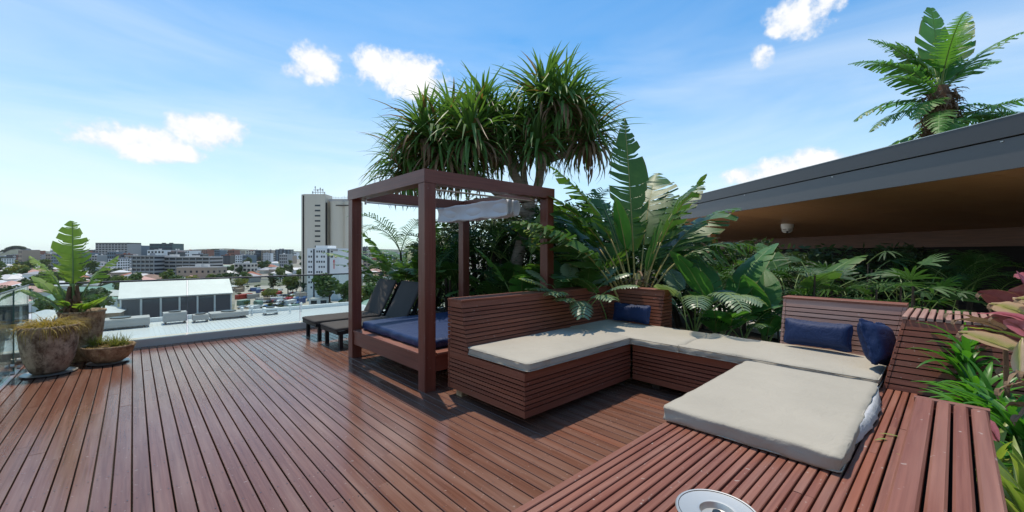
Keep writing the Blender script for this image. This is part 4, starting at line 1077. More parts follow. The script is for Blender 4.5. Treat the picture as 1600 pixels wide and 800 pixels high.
# ------------------------------------------------------------------ pots by the corner of the deck
random.seed(88)
def pot_mesh(name, prof, m, parent, wob=.012):
    b = MB(); b.lathe(prof, n=56, wob=wob); o = b.build(name, m, parent, smooth=True); weld(o, .0003)
    o.data.polygons.foreach_set('use_smooth', [True]*len(o.data.polygons)); return o
def soil_disc(r, z, parent):
    b = MB(); b.lathe([(0, z+.02), (r*.5, z+.015), (r, z)], n=30); b.build('soil', 'soil', parent, smooth=True)
PS = (.72, .72, 1.0)
t = thing('plant_pot', 'large round weathered grey stone pot with rusty grass spilling over its rim', 'plant pot', (-.765, 7.66, .02), 0, 'weathered pots by the corner of the deck')
t.scale = PS
pot_mesh('pot', [(0, 0), (.20, 0), (.235, .03), (.30, .15), (.345, .32), (.36, .46), (.362, .545), (.372, .565), (.366, .585), (.335, .58), (.325, .52), (.0, .50)], 'aged_pot', t); soil_disc(.325, .545, t)
b = MB()
for k in range(900):
    a = random.random()*6.3; r0 = random.uniform(.0, .33); edge = r0 > .22
    strap(b, (math.cos(a)*r0, math.sin(a)*r0, .555), a+random.uniform(-.9, .9), random.uniform(.16, .36), random.uniform(.007, .013), random.uniform(.2, 1.2) if not edge else random.uniform(.1, .9), random.uniform(1.2, 2.9), 5)
b.build('grass', 'rust_grass', t)
b = MB(); b.lathe([(0, 0), (.22, 0), (.245, .014), (.237, .016), (.215, .008), (0, .008)], n=40); o = b.build('drip_tray', 'steel', None, loc=(-.76, 7.655, .003)); autosmooth(o)
tag(o, 'shallow metal tray under the large round stone pot', 'drip tray')
t2 = thing('plant_pot', 'tall tan clay pot behind the round stone pot', 'plant pot', (-.52, 8.28, 0), 0, 'weathered pots by the corner of the deck')
t2.scale = PS
pot_mesh('pot', [(0, 0), (.20, 0), (.23, .03), (.27, .25), (.315, .55), (.325, .66), (.342, .675), (.340, .70), (.305, .695), (.29, .62), (0, .62)], 'clay_pot', t2, .006); soil_disc(.29, .655, t2)
t3 = thing('plant_pot', 'low wide clay bowl planted with short tufted grass', 'plant pot', (-.245, 7.85, .025), R(-43), 'weathered pots by the corner of the deck')
t3.scale = (.80, .66, 1.0)
pot_mesh('pot', [(0, 0), (.20, 0), (.27, .04), (.345, .13), (.365, .19), (.378, .205), (.372, .225), (.335, .215), (.32, .18), (0, .17)], 'clay_pot', t3, .01); soil_disc(.32, .195, t3)
b = MB()
for cx, cy in ((-.12, .05), (.15, -.03), (.02, .1), (-.2, -.05), (.2, .1)):
    for k in range(75): strap(b, (cx+random.gauss(0, .03), cy+random.gauss(0, .03), .20), random.random()*6.3, random.uniform(.10, .26), .009, random.uniform(.5, 1.4), random.uniform(.4, 1.6), 5)
b.build('grass', 'tree_leaf_yellow', t3)
b = MB()
for k in range(320):
    a = random.random()*6.3; r0 = random.uniform(0, .33); strap(b, (math.cos(a)*r0, math.sin(a)*r0, .20), random.random()*6.3, random.uniform(.08, .18), .010, random.uniform(0, .8), random.uniform(.8, 2.2), 4)
b.build('dry_leaves', 'rust_grass', t3)
b = MB(); b.lathe([(0, 0), (.19, 0), (.215, .016), (.207, .018), (.185, .008), (0, .008)], n=40); o = b.build('drip_tray', 'steel', None, loc=(-.245, 7.845, .003)); autosmooth(o)
tag(o, 'shallow metal tray under the low clay bowl', 'drip tray')
# potted young bird of paradise, planted in the tall pot
random.seed(90)
pp = clump('bird_of_paradise_plant', 'sunlit yellow green potted bird of paradise growing out of the tall clay pot', 'plant', (-.60, 8.22, .62), [
    dict(az=LFT-40, pet=.46, blade=.88, w=.21, e0=1.53, bend=.20, split=.6, droop=.6, gapk=.45, x=.0, shape=.75),
    dict(az=AWY-30, pet=.45, blade=.52, w=.15, e0=1.40, bend=.75, split=.6, droop=.6, gapk=.5, x=.02, y=.03),
    dict(az=LFT+20, pet=.46, blade=.50, w=.14, e0=1.40, bend=.7, split=.8, droop=.6, gapk=.7, x=-.02),
    dict(az=AWY+60, pet=.50, blade=.50, w=.11, e0=1.50, bend=.5, split=.8, droop=.4, gapk=.5, x=.02),
    dict(az=LFT-30, pet=.50, blade=.46, w=.11, e0=1.45, bend=.8, split=.8, droop=.4, gapk=.5, x=.0),
    dict(az=LFT+8, pet=.36, blade=.36, w=.11, e0=1.15, bend=.55, split=.15, droop=.15, x=-.05, y=.03),
    dict(az=LFT+30, pet=.32, blade=.34, w=.11, e0=.95, bend=.6, split=.15, droop=.15, x=-.05),
    dict(az=LFT-5, pet=.22, blade=.26, w=.09, e0=1.3, bend=.5, split=.15, droop=.15, x=-.03),
    dict(az=RGT, pet=.14, blade=.36, w=.09, e0=.75, bend=.35, split=.15, droop=.15, x=.04),
    dict(az=RGT-30, pet=.12, blade=.26, w=.10, e0=1.1, bend=1.2, split=.15, droop=.15, x=.05),
    dict(az=CAMW+10, pet=.18, blade=.24, w=.08, e0=1.2, bend=1.2, split=.15, droop=.15)], m='strelitzia_young', stem='green_stem')
b = MB()
for k in range(8):
    a = k*.85; b.tube([(math.cos(a)*.07, math.sin(a)*.07, 0), (math.cos(a)*.04, math.sin(a)*.04, random.uniform(.22, .45))], [.035, .018], 7)
for k in range(30): strap(b, (random.uniform(-.08, .08), random.uniform(-.08, .08), random.uniform(.05, .22)), random.random()*6.3, random.uniform(.12, .25), .03, random.uniform(-.3, .9), 1.6, 4)
b.build('stem', 'fibre_bark', pp)

# ------------------------------------------------------------------ coloured and strap leaved plants beside the corner block
def strap_plant(px, depth, label, n, seed, L=.5, w_=.032, m='strap_leaf', zb=.14, h=.45, e=(.3, 1.4), name='strap_leaved_plant', group='strap leaved plants beside the corner block', spread=.06):
    random.seed(seed); a_ = R(YAW); p = aim(px, 500, depth); p.z = zb; t = thing(name, label, 'plant', p, 0, group)
    b = MB(); st = MB(); ns = 3
    tops = [(random.uniform(-spread, spread), random.uniform(-spread, spread), h*random.uniform(.6, 1.0)) for _ in range(ns)]
    for x, y, z in tops: st.tube([(x*.4, y*.4, 0), (x, y, z)], .012, 6)
    for i in range(n):
        x, y, z = tops[i % ns]
        strap(b, (x, y, z-random.uniform(0, .12)), i*2.4+random.uniform(-.3, .3), L*random.uniform(.65, 1.1), w_*random.uniform(.7, 1.15), random.uniform(*e), random.uniform(.5, 1.6), 8, 0, .45, random.uniform(-.3, .3))
    o = b.build('leaves', m, t); o.data.polygons.foreach_set('use_smooth', [True]*len(o.data.polygons)); st.build('stems', 'green_stem', t)
    return t
strap_plant(1500, 2.85, 'green strap leaved plant reaching over the sloping corner block', 40, 101, .36, .046, h=.70)
strap_plant(1535, 2.55, 'green strap leaved plant between the corner block and the coloured leaves', 44, 102, .34, .046, h=.62)
strap_plant(1482, 3.0, 'green strap leaved plant low against the sloping block face', 26, 103, .26, .046, h=.50)
strap_plant(1575, 2.25, 'green strap leaved plant under the dry cream leaves', 44, 104, .32, .046, h=.56)
strap_plant(1525, 2.3, 'green strap leaved plant beside the pale end strip of the seat back', 34, 107, .26, .046, h=.42)
strap_plant(1610, 2.0, 'green strap leaved plant at the edge of the view under the cordyline', 40, 108, .34, .046, h=.55)
strap_plant(1600, 1.62, 'yellow striped strap leaved plant beside the boarded seat back', 46, 105, .44, .040, 'variegated_leaf', h=.34, e=(.8, 1.5))
strap_plant(1585, 1.35, 'yellow striped strap leaved plant close to the near end of the seat back', 40, 109, .40, .036, 'variegated_leaf', h=.24, e=(.8, 1.5))
strap_plant(1572, 1.95, 'yellow green strap leaved plant behind the striped one', 36, 106, .34, .030, 'variegated_leaf', h=.44, e=(.6, 1.4))
def cordyline(label, px, depth, hmax, leaves, name='cordyline_plant'):
    """leaves: (px0, py0, px1, py1, depth, half width, arch, twist, material) given where they grow"""
    base = aim(px, 500, depth); base.z = .14; t = thing(name, label, 'plant', base, 0, 'coloured cordylines at the edge of the bed')
    st = MB(); st.tube([(0, 0, 0), (.01, 0, hmax*.5), (0, .01, hmax)], [.016, .014, .010], 8); st.build('stem', 'fibre_bark', t)
    for x0, y0, x1, y1, dd, w_, arch, tw, m in leaves:
        p0 = aim(x0, y0, dd)-base; p1 = aim(x1, y1, dd+random.uniform(-.12, .08))-base; L = (p1-p0).length
        sidev = Vector((random.uniform(-1, 1), random.uniform(-1, 1), 0))*.06*L
        pts = [p0.lerp(p1, k/16)+Vector((0, 0, arch*L*4*(k/16)*(1-k/16)))+sidev*math.sin(PI*k/16)+Vector((0, 0, .0015*math.sin(k*1.3+x0))) for k in range(17)]
        b = MB(); add_blade(b, pts, w_*1.1, 0, 0.0, .25, fold_=.75, shape=.85, nA=4, twist=tw)
        b.tube(pts[:12], [.004*(1-i/14) for i in range(12)], 5, 0)
        n0 = len(b.v)
        for q in range(n0):
            v = Vector(b.v[q]); b.v[q] = tuple(v+Vector((0, 0, .004*noise.noise(v*16))))
        o = b.build('leaf', m, t); weld(o, .0002); o.data.polygons.foreach_set('use_smooth', [True]*len(o.data.polygons))
        # dry curled tip
        b = MB(); d = (p1-p0).normalized(); tip = pts[-1]
        if m in ('cream_leaf', 'dead_leaf', 'maroon_leaf'):
            strap(b, tip-d*.03, math.atan2(d.y, d.x), .06, .022, .3, 2.6, 6, 0, .6); b.build('dry_tip', 'dead_leaf', o)
random.seed(120)
cordyline('cordyline with big cream and yellow brown tipped leaves reaching over the strap leaves', 1640, 1.75, .95, [
    (1625, 560, 1500, 518, 1.70, .046, .02, .5, 'cream_leaf'), (1620, 500, 1548, 474, 1.80, .036, .04, .6, 'cream_leaf'), (1615, 535, 1508, 512, 1.66, .012, .05, .2, 'variegated_leaf'),
    (1620, 512, 1526, 490, 1.74, .018, .05, .4, 'pink_leaf'), (1625, 480, 1590, 465, 1.8, .035, .05, .5, 'cream_leaf'), (1598, 530, 1594, 592, 1.62, .032, .1, .9, 'cream_leaf'),
    (1610, 528, 1570, 500, 1.85, .028, .05, .5, 'pink_leaf'), (1612, 600, 1562, 572, 1.7, .012, .12, .3, 'dead_leaf'), (1615, 590, 1575, 600, 1.65, .010, .15, .3, 'dead_leaf'),
    (1630, 615, 1560, 608, 1.62, .016, .08, .6, 'dead_leaf'), (1625, 640, 1575, 632, 1.6, .02, .08, .6, 'dead_leaf'), (1610, 630, 1588, 660, 1.6, .018, .1, .6, 'dead_leaf'),
    (1560, 690, 1540, 655, 1.9, .026, .05, .7, 'pink_leaf')])
cordyline('cordyline with maroon and pink leaves against the dark shade', 1630, 2.15, 1.15, [
    (1600, 500, 1530, 455, 2.10, .050, .05, .6, 'maroon_leaf'), (1620, 470, 1575, 455, 2.15, .060, .04, .7, 'maroon_leaf'), (1605, 520, 1550, 492, 2.1, .045, .03, .4, 'maroon_leaf'),
    (1610, 455, 1590, 428, 2.1, .045, .03, .7, 'pink_leaf'), (1625, 440, 1600, 425, 2.2, .05, .03, .7, 'pink_leaf'), (1600, 535, 1560, 520, 2.15, .05, .03, .5, 'maroon_leaf')])
cordyline('small cordyline with curled maroon leaves beside the block top', 1575, 2.3, .85, [
    (1575, 520, 1490, 500, 2.25, .024, .05, .5, 'dead_leaf'), (1570, 530, 1505, 508, 2.2, .030, .04, .5, 'maroon_leaf'), (1580, 510, 1535, 498, 2.3, .04, .04, .5, 'maroon_leaf'),
    (1570, 515, 1478, 490, 2.35, .012, .05, .4, 'dead_leaf'), (1575, 545, 1530, 540, 2.2, .035, .04, .6, 'maroon_leaf')])
# fallen leaves on the platform
for k, (px, py, an) in enumerate(((1385, 686, 150), (1403, 682, 110))):
    q = view_dir(px, py); tt_ = (ZS+.006-1.5)/q.z; pos = Vector((0, 0, 1.5))+q*tt_
    b = MB(); strap(b, (0, 0, 0), 0, .085, .016, .15, .3, 6, 0, .3); o = b.build('fallen_leaf', 'variegated_leaf', None, loc=pos, rz=R(an))
    tag(o, ['yellow fallen leaf lying across the platform slats', 'curled yellow green fallen leaf leaning on the boarded seat back'][k], 'leaf', 'fallen leaves')

# ------------------------------------------------------------------ the city below
GZ = -25.0
HG = 1.5-GZ
def leafless(name, base, rough=.8, **k): mat(name, base, rough, **k)
def ground_b(n, p, m):
    o = n.add('ShaderNodeTexCoord').outputs['Object']
    a = n.noise(o, .010, 6, .6); c = n.noise(o, .05, 5, .6)
    col_ = n.mix(n.ramp(a, [(.42, 0), (.55, 1)]), (.10, .12, .055, 1), (.30, .27, .23, 1))
    col_ = n.mix(n.ramp(c, [(.45, 0), (.62, 1)]), col_, (.20, .185, .16, 1))
    n.l.new(col_, p.inputs['Base Color'])
mat('city_ground', rough=.95, build=ground_b)
mat('asphalt', (.12, .118, .115), .9)
mat('gravel_yard', rough=.95, build=lambda n, p, m: n.l.new(n.mix(n.noise(n.add('ShaderNodeTexCoord').outputs['Object'], .12, 6, .65), (.30, .26, .22, 1), (.50, .45, .38, 1)), p.inputs['Base Color']))
mat('road_paint', (.75, .75, .72), .8)
mat('roof_white', rough=.45, build=lambda n, p, m: n.l.new(n.mix(n.noise(n.add('ShaderNodeTexCoord').outputs['Object'], .25, 6, .65), (.50, .50, .49, 1), (.68, .68, .66, 1)), p.inputs['Base Color']))
mat('cream_concrete', rough=.85, build=lambda n, p, m: n.l.new(n.mix(n.noise(n.add('ShaderNodeMapping', {'Vector': n.add('ShaderNodeTexCoord').outputs['Object'], 'Scale': (.25, .25, .03)}).outputs[0], 1.0, 5, .6), (.60, .53, .42, 1), (.74, .66, .54, 1)), p.inputs['Base Color']))
mat('panel_slate', (.075, .08, .095), .5); mat('window_dark', (.025, .032, .042), .18); mat('wall_white', (.80, .80, .78), .7); mat('wall_cream', (.62, .57, .48), .8)
mat('wall_grey', (.42, .40, .38), .8); mat('wall_brick', (.27, .12, .08), .85); mat('wall_blue_grey', (.13, .18, .22), .4); mat('glass_green', (.06, .12, .12), .25); mat('glass_dark', (.045, .06, .075), .25)
mat('wall_tan', (.40, .31, .23), .8); mat('red_paint', (.42, .05, .03), .6); mat('sign_blue', (.02, .07, .35), .5); mat('sign_red', (.60, .04, .04), .5)
mat('roof_red', (.34, .13, .08), .8); mat('roof_green', (.20, .32, .26), .6); mat('roof_grey', (.30, .30, .31), .6); mat('roof_brown', (.22, .14, .10), .8); mat('roof_pale', (.60, .58, .55), .6); mat('roof_pink', (.52, .30, .25), .7)
mat('car_white', (.72, .72, .72), .3, 0, .5, .6); mat('car_dark', (.03, .032, .036), .3, 0, .5, .6); mat('car_red', (.38, .03, .025), .3, 0, .5, .6); mat('car_blue', (.04, .10, .28), .3, 0, .5, .6); mat('car_silver', (.42, .43, .44), .3, .4, .5, .6)
mat('tyre', (.02, .02, .02), .9); mat('hill_green', rough=1, build=lambda n, p, m: n.l.new(n.mix(n.noise(n.add('ShaderNodeTexCoord').outputs['Object'], .02, 6, .7), (.045, .075, .04, 1), (.13, .13, .10, 1)), p.inputs['Base Color']))

b = MB(); b.box(-6900, 6900, -6900, 6900, GZ-1, GZ); tag(b.build('city_ground', 'city_ground'), 'mottled grassy and paved ground of the city far below the deck', None, None, 'structure')
def gp(px, D, z=0.0):
    """world point at picture column px and distance D, z metres above the street"""
    a = R(YAW); r = (px-800)/641*D
    return Vector((math.sin(a)*D+math.cos(a)*r, math.cos(a)*D-math.sin(a)*r, GZ+z))
def hgt(py, D): return HG-(py-395)/641*D                                  # height above the street seen at row py
def face_cam(px, extra=0): return R(-YAW+extra)                          # local +x to the right of the view, local -y towards it
def sheet(name, m, pts, z, label, kind='structure'):
    b = MB(); b.face([(p.x, p.y, GZ+z) for p in pts]); return tag(b.build(name, m), label, None, None, kind)
sheet('car_park', 'gravel_yard', [gp(362, 150), gp(575, 150), gp(560, 330), gp(372, 330)], .004, 'pale car park and yard beyond the warehouse')
sheet('road', 'asphalt', [gp(250, 150), gp(475, 230), gp(478, 216), gp(250, 140)], .012, 'asphalt street running past the yard')
sheet('road', 'asphalt', [gp(440, 120), gp(640, 196), gp(640, 180), gp(440, 108)], .016, 'wide asphalt street below the concrete silos')
sheet('road_marking', 'road_paint', [gp(440, 114.4), gp(640, 188.4), gp(640, 187.8), gp(440, 113.8)], .020, 'white centre line on the wide street')
sheet('road', 'asphalt', [gp(180, 380), gp(900, 520), gp(900, 500), gp(180, 366)], .008, 'asphalt road crossing the suburb')

def block(name, label, cat, px, D, w_, dep, h, wall, rot=0, storeys=0, bays=0, roofm='roof_grey', group=None, winm='window_dark', ww=.62, wh=.5, parapet=.6, style='grid', frontonly=False, extra=None, base=0.0):
    t = thing(name, label, cat, gp(px, D), face_cam(px, rot), group)
    b = MB(); b.box(-w_/2, w_/2, 0, dep, base, h, ax=2); b.build('walls', wall, t)
    b = MB(); b.box(-w_/2+.3, w_/2-.3, .3, dep-.3, h+.01, h+.08)
    for q in ((-w_/2, w_/2, 0, .25), (-w_/2, w_/2, dep-.25, dep), (-w_/2, -w_/2+.25, .26, dep-.26), (w_/2-.25, w_/2, .26, dep-.26)): b.box(*q, h+.005, h+parapet)
    rf = b.build('roof', roofm, t)
    for k in range(2 if w_ > 8 else 0):
        b = MB(); x = random.uniform(-w_*.3, w_*.3); y = random.uniform(dep*.3, dep*.7); b.box(x-w_*.07, x+w_*.07, y-1.4, y+1.4, h+.085, h+random.uniform(1.6, 3.2)); b.build('plant_room', roofm, rf)
    if storeys and style == 'grid':
        sh = h/storeys
        me = None
        def win(x, z, wd, hd, side):
            b = MB()
            if side == 0: b.box(-wd/2, wd/2, -.10, -.004, 0, hd)
            else: b.box(-.004, .10, -wd/2, wd/2, 0, hd)
            return b
        bw_ = w_/bays; m0 = win(0, 0, bw_*ww, sh*wh, 0).build('window', winm, t); m0.location = (-w_/2+bw_*.5, 0, sh*.28)
        for i in range(bays):
            for j in range(storeys):
                if i == 0 and j == 0: continue
                c = m0.copy(); C.objects.link(c); c.parent = t; c.location = (-w_/2+bw_*(i+.5), 0, sh*(j+.28))
        nb = max(1, int(dep/bw_)); m1 = None
        if not frontonly:
            for sx in (1,):
                for i in range(min(nb, 4)):
                    for j in range(storeys):
                        if m1 is None: m1 = win(0, 0, dep/min(nb, 4)*ww, sh*wh, 1).build('window', winm, t); c = m1
                        else: c = m1.copy(); C.objects.link(c); c.parent = t
                        c.location = (w_/2, dep/min(nb, 4)*(i+.5), sh*(j+.28))
    if storeys and style == 'bands':
        sh = h/storeys
        for j in range(storeys):
            b = MB(); b.box(-w_/2-.02, w_/2+.02, -.08, .3, sh*(j+.30), sh*(j+.80)); b.box(w_/2-.3, w_/2+.09, .302, dep*.96, sh*(j+.30), sh*(j+.80)); b.build('window_strip', winm, t)
        for j in range(storeys+1):
            b = MB(); b.box(-w_/2-.6, w_/2+.6, -.9, -.085, max(.05, sh*j-.25), sh*j+.35); b.build('floor_slab', wall, t)
        for i in range(bays+1):
            b = MB(); x = -w_/2+w_*i/bays; b.box(x-.22, x+.22, -.7, -.085, .4, h-.4, ax=2); b.build('pier', wall, t)
    return t
BG = 'buildings on the skyline'
random.seed(500)
def pxb(x0, x1, ytop, D, **k):
    return dict(px=(x0+x1)/2, D=D, w_=(x1-x0)/641*D, h=hgt(ytop, D), **k)
# --- the grey panelled warehouse
D = 170.8
wt = thing('warehouse', 'long warehouse with white metal roof and slate grey wall panels between white posts', 'warehouse', gp(280.6, D), face_cam(280, 41.4))
W2 = 35.7/2; he = 8.5; hr = 14.7; dp = 24
b = MB(); b.box(-W2, W2, .0, dp, 0, he, ax=2); b.build('walls', 'wall_white', wt)
b = MB(); b.hexa([(-W2-.6, -.7, he-.1), (W2+.6, -.7, he-.1), (W2+.6, dp/2, hr), (-W2-.6, dp/2, hr), (-W2-.6, -.7, he+.25), (W2+.6, -.7, he+.25), (W2+.6, dp/2, hr+.35), (-W2-.6, dp/2, hr+.35)])
b.hexa([(-W2-.6, dp/2+.01, hr), (W2+.6, dp/2+.01, hr), (W2+.6, dp+.7, he-.1), (-W2-.6, dp+.7, he-.1), (-W2-.6, dp/2+.01, hr+.35), (W2+.6, dp/2+.01, hr+.35), (W2+.6, dp+.7, he+.25), (-W2-.6, dp+.7, he+.25)])
rf = b.build('roof', 'roof_white', wt)
for sx in (-1, 1):
    b = MB(); x0, x1 = (W2-.3, W2-.05) if sx > 0 else (-W2+.05, -W2+.3)
    b.mesh_([(x0, .01, he+.005), (x0, dp-.01, he+.005), (x0, dp/2, hr-.05), (x1, .01, he+.005), (x1, dp-.01, he+.005), (x1, dp/2, hr-.05)], [(0, 2, 1), (3, 4, 5), (0, 1, 4, 3), (1, 2, 5, 4), (2, 0, 3, 5)]); b.build('gable', 'wall_white', wt)
nb = 6; posts_x = [-W2+(2*W2)*i/nb for i in range(nb+1)]
for i in range(nb):
    b = MB(); b.box(posts_x[i]+.35, posts_x[i+1]-.35, -.12, -.005, .3, he-.35); b.build('wall_panel', 'panel_slate', wt)
for x in posts_x:
    b = MB(); b.box(x-.17, x+.17, -.25, -.005, 0, he-.2, ax=2); b.build('post', 'wall_white', wt)
b = MB(); b.box(W2+.005, W2+.12, .8, dp-.8, .3, he-.35); b.build('wall_panel', 'panel_slate', wt)
# --- silos with roof equipment and window slits
D = 283.0
st = thing('grain_silo', 'tall pale concrete grain silo with a column of slit windows and roof antennas', 'silo', gp(510, D), face_cam(510, 0))
f = lambda px: (px-512.5)/641*D
hA, hB = hgt(303, D), hgt(314, D)
b = MB(); b.lathe([(0, 0), (6.4, 0), (6.4, hA), (0, hA)], f(467)+6.4, 7, 36); o = b.build('silo_cylinder', 'cream_concrete', st); autosmooth(o, 40)
b = MB()
b.hexa([(f(477), .5, 0), (f(510), .5, 0), (f(510), 12, 0), (f(477), 12, 0), (f(477), .5, hA), (f(510), .5, hA), (f(510), 12, hA), (f(477), 12, hA)], ax=2); b.build('tower_block', 'cream_concrete', st)
b = MB(); b.box(f(475.3), f(476.9), .1, 1.5, 0, hA-1); b.build('recess', 'dark_core', st)
b = MB(); b.box(f(510.2), f(512), 1, 2, 0, hB-1); b.build('recess', 'dark_core', st)
for k in range(2):
    b = MB(); b.lathe([(0, 0), (6.3, 0), (6.3, hB), (0, hB)], f(512.5)+6.0+k*9.6, 7.5, 36); autosmooth(b.build('silo_cylinder', 'cream_concrete', st), 40)
b = MB(); b.box(f(513), f(553), 3.5, 12, hB+.01, hB+1.8); b.build('roof_gallery', 'wall_grey', st)
b = MB(); b.box(f(526), f(548), 1.1, 1.3, hB-3.2, hB-2.6); b.build('band', 'dark_core', st)
for k in range(9):
    b = MB(); zc = hgt(321+k*8, D); b.box(f(494), f(502.5), .38, .49, zc-.55, zc+.55); b.build('window', 'window_dark', st)
b = MB()
for x, hh in ((487, 2.5), (491, 6.0), (495, 4), (499, 5), (503, 4.2), (506, 2)):
    b.tube([(f(x), 4, hA), (f(x), 4, hA+hh)], .18, 5); b.box(f(x)-.35, f(x)+.35, 3.6, 3.8, hA+hh-1.6, hA+hh-.2)
b.box(f(487), f(505), 3.7, 4.3, hA+1.6, hA+1.9); b.box(f(488), f(503), 3.7, 4.3, hA+3.2, hA+3.5)
b.build('antennas', 'wall_grey', st)
b = MB()
for k in range(14): b.tube([(f(513+k*2.4), 4, hB+1.8), (f(513+k*2.4), 4, hB+random.uniform(2.6, 4.5))], .14, 4)
b.box(f(513), f(545), 3.9, 4.1, hB+2.7, hB+2.85); b.build('railing', 'wall_white', st)
# --- white storage building in front of the silo
D = 232.0
f = lambda px: (px-505)/641*D
sb = thing('storage_building', 'white boxy building with dark vertical stripes and a blue panel standing before the silos', 'building', gp(505, D), face_cam(505, 0))
hS = hgt(388, D)
b = MB(); b.box(f(480), f(529), 0, 18, 0, hS, ax=2); b.build('walls', 'wall_white', sb)
b = MB(); b.box(f(492), f(511), 1, 12, hS+.01, hS+1.6); b.build('roof', 'wall_white', sb)
for x0, x1 in ((489.3, 491.8), (511.3, 515)):
    b = MB(); b.box(f(x0), f(x1), -.15, -.004, .1, hS-.4, ax=2); b.build('stripe', 'panel_slate', sb)
for i, x in enumerate((483, 486.5, 495.5, 499, 502.8, 506.5, 518.5, 524.5)):
    for j in range(8):
        if (i*3+j*5) % 7 == 0 or (x > 515 and j not in (0, 1)): continue
        zc = hS-1.8-j*2.9; wd = .75 if x < 515 else 1.2
        b = MB(); b.box(f(x)-wd/2, f(x)+wd/2, -.12, -.004, zc-.55, zc+.55); b.build('window', 'window_dark' if j != 3 else 'panel_slate', sb)
b = MB(); b.box(f(516.5), f(527.8), -.16, -.004, hS-1.55, hS-.35); b.build('roof_vent', 'wall_grey', sb)
b = MB(); b.box(f(521.4), f(522.6), -.18, -.004, hgt(420, D), hgt(407, D)); b.box(f(521), f(523), -.24, -.185, hgt(410, D), hgt(406, D)); b.build('red_sign', 'sign_red', sb)
b = MB(); b.box(f(493), f(503), -.18, -.13, hgt(441, D), hgt(429, D)); sg = b.build('blue_sign', 'sign_blue', sb)
b = MB(); b.hexa([(f(496), -.22, hgt(440, D)), (f(498), -.22, hgt(440, D)), (f(498), -.19, hgt(440, D)), (f(496), -.19, hgt(440, D)), (f(500), -.22, hgt(431, D)), (f(502), -.22, hgt(431, D)), (f(502), -.19, hgt(431, D)), (f(500), -.19, hgt(431, D))]); b.build('white_slash', 'wall_white', sg)
# --- long concrete office and other named blocks
block('office_building', 'long grey concrete office block with stacked open floors beyond the warehouse', 'building', rot=4, dep=22, wall='wall_grey', storeys=6, bays=9, style='bands', roofm='roof_pale', **pxb(236, 325, 402, 415))
block('office_building', 'grey framed end wing of the long concrete office', 'building', rot=4, dep=20, wall='concrete', storeys=6, bays=5, style='bands', **pxb(208, 240, 400, 400))
block('low_building', 'low pale building with small square windows beside the long office', 'building', rot=3, dep=14, wall='wall_tan', storeys=2, bays=7, roofm='roof_pale', wh=.3, ww=.35, **pxb(277, 338, 418, 370))
block('apartment_block', 'wide apartment block with white frame grid and dark roof line on the skyline', 'building', rot=-6, dep=30, wall='wall_grey', storeys=9, bays=10, ww=.72, wh=.62, frontonly=True, roofm='window_dark', parapet=2.5, **pxb(146, 202, 381, 900))
block('office_tower', 'blue green glass office beside the wide apartment block', 'building', rot=0, dep=25, wall='wall_blue_grey', storeys=8, bays=4, winm='glass_green', frontonly=True, **pxb(203, 221, 384, 980))
block('office_tower', 'dark green curtain walled office standing above the long concrete office', 'building', rot=-5, dep=30, wall='glass_green', storeys=6, bays=5, winm='glass_dark', ww=.85, wh=.7, frontonly=True, roofm='window_dark', **pxb(232, 271, 381, 960))
block('apartment_block', 'white stepped apartments in front of the dark green office', 'building', rot=5, dep=18, wall='wall_white', storeys=4, bays=5, frontonly=True, roofm='roof_pale', **pxb(231, 256, 391, 800))
block('apartment_block', 'white apartments with dark balconies below the wide apartment block', 'building', rot=8, dep=16, wall='wall_white', storeys=5, bays=4, ww=.6, wh=.6, **pxb(170, 187, 405, 560))
block('apartment_block', 'slate and white apartments next to the white apartments', 'building', rot=8, dep=16, wall='panel_slate', storeys=5, bays=3, winm='wall_white', ww=.3, wh=.7, **pxb(187, 201, 404, 580))
block('apartment_block', 'row of white terraced flats behind the potted plant', 'building', rot=-6, dep=12, wall='wall_white', storeys=3, bays=8, **pxb(127, 164, 411, 620))
block('office_tower', 'beige tower on the skyline between the trees and the silos', 'building', rot=10, dep=22, wall='wall_tan', storeys=7, bays=4, frontonly=True, **pxb(409, 424, 391, 1150))
block('office_tower', 'dark glass tower on the skyline beside the silos', 'building', rot=10, dep=24, wall='glass_dark', storeys=8, bays=4, winm='wall_blue_grey', ww=.4, wh=.8, **pxb(431, 453, 390, 1050))
block('office_tower', 'navy glass block on the skyline near the beige tower', 'building', rot=0, dep=20, wall='glass_dark', storeys=5, bays=3, frontonly=True, **pxb(384, 400, 396, 1300))
block('office_tower', 'brown office on the skyline with white bays', 'building', rot=0, dep=20, wall='wall_brick', storeys=5, bays=4, frontonly=True, winm='wall_white', **pxb(362, 382, 398, 1000))
block('apartment_block', 'pinkish flats at the foot of the tree covered rise', 'building', rot=0, dep=20, wall='wall_tan', storeys=4, bays=5, frontonly=True, roofm='roof_red', **pxb(330, 360, 399, 1100))
block('office_tower', 'grey pair of offices on the skyline above the long office roof', 'building', rot=0, dep=20, wall='wall_grey', storeys=6, bays=5, frontonly=True, **pxb(296, 325, 391, 1500))
block('brick_building', 'maroon brick block on the hill behind the potted plant', 'building', rot=0, dep=20, wall='wall_brick', storeys=3, bays=5, frontonly=True, roofm='roof_red', **pxb(32, 58, 392, 1100))
block('apartment_block', 'blue white flats on the hillside near the deck corner', 'building', rot=0, dep=20, wall='wall_white', storeys=4, bays=6, frontonly=True, **pxb(2, 26, 404, 900))
block('office_tower', 'pale office on the far skyline framed by the daybed posts', 'building', rot=0, dep=20, wall='wall_cream', storeys=7, bays=4, frontonly=True, **pxb(573, 586, 388, 900))
block('office_tower', 'slate office on the far skyline close to the daybed post', 'building', rot=0, dep=20, wall='glass_dark', storeys=7, bays=3, frontonly=True, **pxb(562, 573, 386, 950))
block('apartment_block', 'white apartments seen behind the lounger backs', 'building', rot=-8, dep=18, wall='wall_white', storeys=6, bays=5, **pxb(606, 640, 396, 420))
